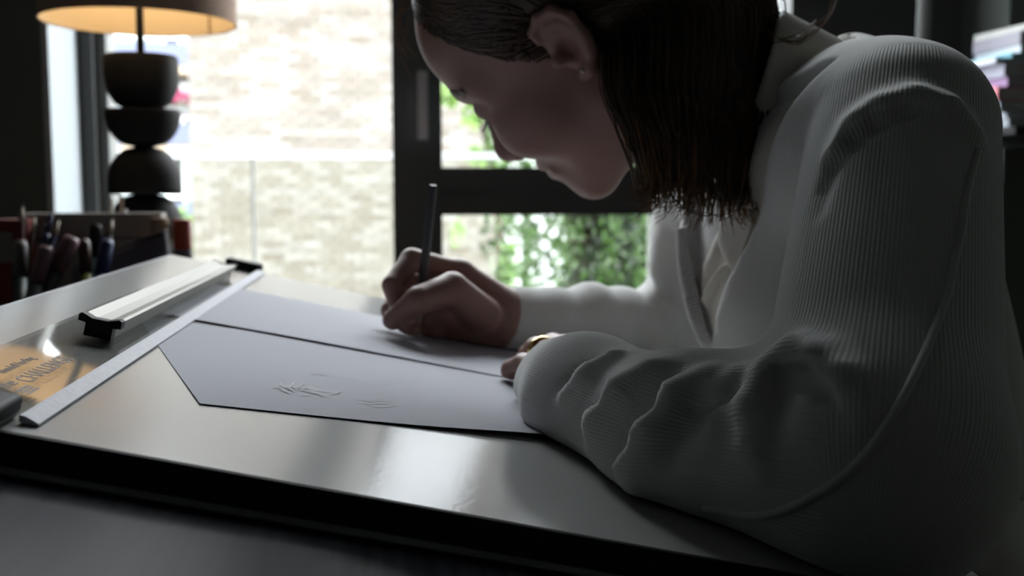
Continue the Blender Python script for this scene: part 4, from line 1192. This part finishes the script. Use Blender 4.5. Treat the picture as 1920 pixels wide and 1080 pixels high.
# sleeve seam
sp_ = [(0.2778, 0.4711, 0.9672), (0.2601, 0.4483, 0.9466), (0.2484, 0.4312, 0.9297), (0.2376, 0.4176, 0.9167), (0.2264, 0.4033, 0.9025), (0.2014, 0.3760, 0.8814), (0.1873, 0.3654, 0.8670), (0.1756, 0.3631, 0.8516), (0.1646, 0.3680, 0.8385), (0.1527, 0.3855, 0.8234), (0.1445, 0.4051, 0.8152), (0.1323, 0.4242, 0.8124)]
def catmull(pts, n):
    pts = [np.asarray(p, float) for p in pts]; pts = [2 * pts[0] - pts[1]] + pts + [2 * pts[-1] - pts[-2]]
    out = []
    for i in range(1, len(pts) - 2):
        for k in range(n):
            t = k / n
            a, b, c, d = pts[i-1], pts[i], pts[i+1], pts[i+2]
            out.append(0.5 * ((2*b) + (-a+c)*t + (2*a-5*b+4*c-d)*t*t + (-a+3*b-3*c+d)*t**3))
    out.append(pts[-2]); return np.array(out)
seam = snap(f_near, catmull(sp_, 12), 10)
so_ = obj('sleeve_seam', tube([tuple(p - np.array((0.47, 0.73, 0))) for p in seam], 0.0019, 8), 'sweater', None, smooth=True)
so_.parent = sweater

# ---------------------------------------------------------------- hair
def f_cap(P):
    Q = to_head(P)
    A = np.abs(Q[:, 1])
    d = s_ell(Q, (-0.012, 0, 0.040), (0.106, 0.0805, 0.094))
    line = (Q[:, 0] - 0.020) * 0.83 - (Q[:, 2] + 0.004) * 0.55 + A * 0.10
    d = smax(d, line, 0.010)
    ear = s_ell(np.stack([Q[:, 0], A, Q[:, 2]], 1), (-0.006, 0.080, 0.002), (0.026, 0.03, 0.030))
    d = smax(d, -ear, 0.006)
    return d
def f_drape(P):
    d = s_chain(P, [(0.1676, 0.7151, 1.0679), (0.1700, 0.6840, 1.0109), (0.1761, 0.6640, 0.9683)], [0.026, 0.022, 0.008], 0.01)
    d = smin(d, s_chain(P, [(0.2056, 0.7172, 1.0834), (0.2027, 0.6904, 1.0118), (0.2028, 0.6751, 0.9581)], [0.034, 0.030, 0.009], 0.01), 0.02)
    d = smin(d, s_chain(P, [(0.2454, 0.7382, 1.0861), (0.2465, 0.7170, 1.0256), (0.2313, 0.6814, 0.9529)], [0.0275, 0.0275, 0.008], 0.01), 0.02)
    return d
def f_hair(P): return smin(f_cap(P), f_drape(P), 0.02)
hair = pobj('hair', mesh_sdf(f_hair, (-0.02, 0.58, 0.90), (0.34, 0.90, 1.24), 0.003), 'hair')
bmH = bmesh.new()
rh = random.Random(21)
OFF = np.array((0.47, 0.73, 0.0))
def push(f, p, lift):
    q = V3(p).reshape(1, 3)
    for _ in range(3):
        dv = float(f(q)[0]) - lift
        if dv < 0: q = q - grad(f, q) * F32(dv)
    return q[0]
starts = [V3((0.1363, 0.6918, 1.0511)), V3((0.1499, 0.6849, 1.0593)), V3((0.1739, 0.6811, 1.0694)), V3((0.2035, 0.6847, 1.0792)), V3((0.2365, 0.7015, 1.0830)), V3((0.2631, 0.7258, 1.0843))]
mids = [V3((0.1374, 0.6779, 1.0135)), V3((0.1517, 0.6596, 1.0086)), V3((0.1754, 0.6569, 1.0086)), V3((0.2049, 0.6616, 1.0093)), V3((0.2350, 0.6766, 1.0127)), V3((0.2618, 0.6994, 1.0186))]
ends = [V3((0.1639, 0.6566, 0.9503)), V3((0.1708, 0.6491, 0.9436)), V3((0.1882, 0.6486, 0.9381)), V3((0.2063, 0.6502, 0.9347)), V3((0.2236, 0.6541, 0.9331)), V3((0.2356, 0.6608, 0.9329))]
def lerp_list(L, s):
    x = s * (len(L) - 1); i = min(int(x), len(L) - 2); return L[i] * (1 - (x - i)) + L[i+1] * (x - i)
strand_pts = []
for k in range(900):
    s = 0.06 + 0.94 * rh.random()
    while True:
        u_ = rh.uniform(-1, 1); ph_ = rh.uniform(0, PI)
        root_l = V3((-0.012 + 0.104 * u_, 0.079 * math.sqrt(1 - u_ * u_) * math.sin(ph_), 0.040 + 0.092 * math.sqrt(1 - u_ * u_) * math.cos(ph_)))
        ln_ = (root_l[0] - 0.020) * 0.83 - (root_l[2] + 0.004) * 0.55 + root_l[1] * 0.10
        if -0.035 < ln_ < -0.004 and root_l[2] > 0.0 and root_l[0] > -0.02: break
    root = from_head(root_l)
    st, md_, en = lerp_list(starts, s), lerp_list(mids, s), lerp_list(ends, s)
    j = V3([rh.gauss(0, 0.0035) for _ in range(3)])
    en = en + V3((rh.gauss(0, 0.005), rh.gauss(0, 0.003), abs(rh.gauss(0.0, 0.012))))
    m1 = root * 0.5 + st * 0.5 + V3((0, 0, 0.008))
    path = catmull([root, m1, st + j, md_ + j, (md_ * 0.4 + en * 0.6) + j * 0.8, en], 4)
    lift = rh.uniform(0.0002, 0.0016)
    strand_pts.append((path, lift))
# hair combed from the parting over the crown to both sides
for k in range(1100):
    sd_ = 1 if k % 3 else -1
    x0 = rh.uniform(-0.105, 0.072); 
    zt_ = 0.040 + 0.094 * math.sqrt(max(0.02, 1 - ((x0 + 0.012) / 0.106) ** 2))
    r0_ = from_head((x0, sd_ * rh.uniform(0.001, 0.03), zt_))
    r1_ = from_head((x0 * 0.75 - 0.02, sd_ * 0.072, 0.075 - 0.2 * abs(x0 + 0.02)))
    if sd_ > 0:
        r2_ = lerp_list(starts, min(1, max(0.05, (0.07 - x0) / 0.17 + rh.gauss(0, 0.06))))
    else:
        r2_ = from_head((-0.03 - rh.random() * 0.06, -0.075, -0.01))
    strand_pts.append((catmull([r0_, r0_ * 0.5 + r1_ * 0.5 + V3((0, 0, 0.004)), r1_, r2_], 5), rh.uniform(0.0002, 0.0014)))
allp = np.concatenate([p for p, _ in strand_pts]).astype(F32)
lifts = np.concatenate([np.full(len(p), l) for p, l in strand_pts])
short_ = np.concatenate([np.full(len(p), len(p) < 18) for p, _ in strand_pts])
for _ in range(4):
    dv = f_hair(allp) - lifts
    g = grad(f_hair, allp)
    # keep strands on the surface of the mass: push out when inside, pull in when near above
    mv = np.where(dv < 0, dv, np.where(dv < 0.006, dv * 0.5, np.where((dv < 0.05) & short_, dv * 0.9, 0)))
    allp = allp - g * mv[:, None].astype(F32)
i0 = 0
for path, l in strand_pts:
    n_ = len(path); pp_ = allp[i0:i0+n_]; i0 += n_
    pp_ = pp_.copy()
    if n_ > 18: pp_[-6:] = path[-6:]
    r0 = rh.uniform(0.0005, 0.0011)
    add_tube(bmH, [tuple(p - OFF) for p in pp_], [r0 * (1 - 0.93 * (i / (n_ - 1)) ** 2.5) for i in range(n_)], 4, cap=False)
bmT = bmesh.new()
# loose wisps
wisps = [[(0.0085, 0.7553, 1.0843), (0.0068, 0.7539, 1.0674), (0.0111, 0.7517, 1.0506), (0.0204, 0.7527, 1.0408)], [(0.0115, 0.7580, 1.0849), (0.0045, 0.7566, 1.0623), (0.0081, 0.7546, 1.0453), (0.0165, 0.7522, 1.0302)],
         [(0.0171, 0.7602, 1.0723), (0.0101, 0.7596, 1.0572), (0.0081, 0.7589, 1.0477), (0.0149, 0.7576, 1.0428)], [(0.0152, 0.7591, 1.0796), (0.0076, 0.7593, 1.0720), (0.0056, 0.7578, 1.0550), (0.0130, 0.7563, 1.0475)],
         [(0.1891, 0.6406, 0.9510), (0.1743, 0.6364, 0.9424), (0.1605, 0.6356, 0.9384), (0.1473, 0.6374, 0.9411)], [(0.1858, 0.6416, 0.9577), (0.1711, 0.6373, 0.9477), (0.1622, 0.6357, 0.9411), (0.1539, 0.6364, 0.9384)],
         [(0.2531, 0.6887, 1.0547), (0.2635, 0.6769, 1.0490), (0.2771, 0.6657, 1.0545), (0.2876, 0.6656, 1.0656), (0.2930, 0.6663, 1.0795)], [(0.2531, 0.6886, 1.0529), (0.2670, 0.6762, 1.0469), (0.2824, 0.6655, 1.0587), (0.2860, 0.6667, 1.0760)],
         [(0.2495, 0.6881, 1.0440), (0.2600, 0.6772, 1.0479), (0.2684, 0.6662, 1.0489), (0.2772, 0.6661, 1.0587)], [(0.2310, 0.6617, 0.9580), (0.2285, 0.6485, 0.9442), (0.2173, 0.6409, 0.9358), (0.2056, 0.6368, 0.9316)],
         [(0.1738, 0.6481, 0.9577), (0.1790, 0.6408, 0.9410), (0.1908, 0.6337, 0.9337), (0.2023, 0.6323, 0.9327)], [(0.2584, 0.6922, 1.0447), (0.2617, 0.6846, 1.0225), (0.2634, 0.6832, 1.0100)]]
for w in wisps:
    for rep in range(3):
        c = catmull([np.array(p) + np.array([rh.gauss(0, 0.0015) for _ in range(3)]) for p in w], 6)
        add_tube(bmT if w in wisps[:8] else bmH, [tuple(p - OFF) for p in c], [0.00040 * (1 - 0.5 * i / len(c)) for i in range(len(c))], 4, cap=False)
for k in range(260):
    s = rh.random() ** 1.3
    m_ = lerp_list(mids, 0.1 + 0.9 * s) + V3((0, -0.002, 0))
    e_ = lerp_list(ends, s) + V3((rh.gauss(-0.003, 0.004), rh.gauss(-0.002, 0.003), rh.gauss(0.002, 0.004)))
    j_ = V3((rh.gauss(0, 0.002), rh.gauss(0, 0.002), 0))
    a_ = m_ * 0.62 + e_ * 0.38 + j_ + V3((0.004 * (0.5 - s), 0, 0)); b_ = m_ * 0.28 + e_ * 0.72 + j_ + V3((0.002 * (0.5 - s), 0, 0))
    sw = V3((-0.012 + 0.018 * s, -0.001, -0.006 + rh.gauss(0, 0.0015))) * rh.uniform(0.4, 1.2)
    c = catmull([m_, a_, b_, e_, e_ + sw], 4)
    add_tube(bmT, [tuple(p - OFF) for p in c], [0.0006 * (1 - 0.85 * (i / len(c)) ** 2) for i in range(len(c))], 4, cap=False)
to_ = obj('hair_ends', bmT, 'hair_tip', None, smooth=True); to_.parent = hair; to_['kind'] = 'stuff'
ho = obj('hair_strands', bmH, 'hair', None, smooth=True); ho.parent = hair; ho['kind'] = 'stuff'

# lashes, brows, earring, ring
bmL = bmesh.new()
for sgn in (1, -1):
    for k in range(22):
        u = k / 21
        y = sgn * (0.021 + 0.024 * u)
        base = V3((0.0895 - 0.010 * abs(u - 0.4), y, 0.0060))
        tipp = base + V3((0.0095, sgn * 0.0025 * (u - 0.3), -0.0040 - 0.001 * rh.random()))
        mdp = (base + tipp) / 2 + V3((0.001, 0, -0.0022))
        add_tube(bmL, [tuple(from_head(p) - OFF) for p in (base - V3((0.004, 0, 0)), base, mdp, tipp)], [0.0003, 0.0003, 0.00025, 0.0001], 4, cap=False)
lo_ = obj('eyelashes', bmL, 'lash', None); lo_.parent = body
bmL = bmesh.new()
for sgn in (1, -1):
    for k in range(70):
        u = rh.random()
        p = V3((0.0995 - 0.026 * u ** 1.6, sgn * (0.013 + 0.036 * u), 0.030 + 0.006 * math.sin(PI * min(1, u * 1.3)) + rh.uniform(-0.003, 0.003)))
        p = snap(f_head, from_head(p), 4)[0]
        q = p + from_head((-0.003, sgn * 0.006, 0.0015)) - HO
        q = push(f_head, q, 0.0004)
        add_tube(bmL, [tuple(np.asarray(p) - OFF), tuple((np.asarray(p) + q) / 2 - OFF), tuple(q - OFF)], [0.0005, 0.0005, 0.0002], 4, cap=False)
lo_ = obj('eyebrow', bmL, 'hair', None); lo_.parent = body
ep = snap(f_head, from_head((-0.0062, 0.083, -0.0165)), 6)[0]
bm = bmesh.new(); bmesh.ops.create_icosphere(bm, subdivisions=2, radius=0.0016, matrix=Matrix.Translation(Vector(tuple(ep - OFF))))
eo = obj('earring', bm, 'steel', None, smooth=True); eo.parent = person; eo['label'] = 'tiny silver stud earring'
ra, rb_ = V3(lf[1][0][0]), V3(lf[1][0][1])
rc = ra * 0.42 + rb_ * 0.58; ax = Vector(tuple((rb_ - ra).tolist())).normalized()
bm = bmesh.new()
rot = Vector((0, 0, 1)).rotation_difference(ax).to_matrix()
ringv = []
for i in range(40):
    a = 2 * PI * i / 40
    row_ = []
    for j in range(10):
        b = 2 * PI * j / 10
        rr_ = 0.0101 + 0.0014 * math.cos(b)
        row_.append(bm.verts.new(rot @ Vector((rr_ * math.cos(a), rr_ * math.sin(a), 0.0026 * math.sin(b))) + Vector(tuple(rc - OFF))))
    ringv.append(row_)
for i in range(40):
    for j in range(10):
        bm.faces.new((ringv[i][j], ringv[(i+1) % 40][j], ringv[(i+1) % 40][(j+1) % 10], ringv[i][(j+1) % 10]))
ro = obj('ring', bm, 'gold', None, smooth=True); ro.parent = person; ro['label'] = 'polished gold ring on the near hand'

# ---------------------------------------------------------------- the pencil in the drawing hand
pb, pt = Vector((0.0323, 0.8116, 0.9525)), Vector(tuple(bw_(0.1535, 0.436, 0.0030)))
ax = pb - pt; L = ax.length
pen_o = thing('pencil', 'dark grey drawing pencil held upright in the far hand', 'pencil', tuple(pt), tuple(Vector((0, 0, 1)).rotation_difference(ax).to_euler()))
M['pencil_grey'] = mat('dark_grey_lacquer', (0.035, 0.036, 0.040), 0.4)
obj('barrel', lathe([(0.0036, 0.020), (0.0036, L - 0.002), (0.0028, L)], 6), 'pencil_grey', pen_o)
c_ = obj('sharpened_tip', lathe([(0.0034, 0.020), (0.0011, 0.005)], 14), 'pale_wood', pen_o, smooth=True)
obj('lead', lathe([(0.0011, 0.005), (0.0002, 0.0)], 10), 'graphite', c_, smooth=True)

# stool under the person
st_ = thing('stool', 'plain wooden stool the person sits on', 'stool', (0.48, 0.735, 0))
obj('seat', lathe([(0.165, 0.41), (0.175, 0.417), (0.175, 0.437), (0.165, 0.442)], 40), 'wood_dark', st_, smooth=False)
for k in range(4):
    a = PI / 4 + k * PI / 2
    obj('leg', tube([(0.12 * math.cos(a), 0.12 * math.sin(a), 0.412), (0.17 * math.cos(a), 0.17 * math.sin(a), 0)], 0.014, 10), 'wood_dark', st_, smooth=True)
bpy.context.view_layer.update()
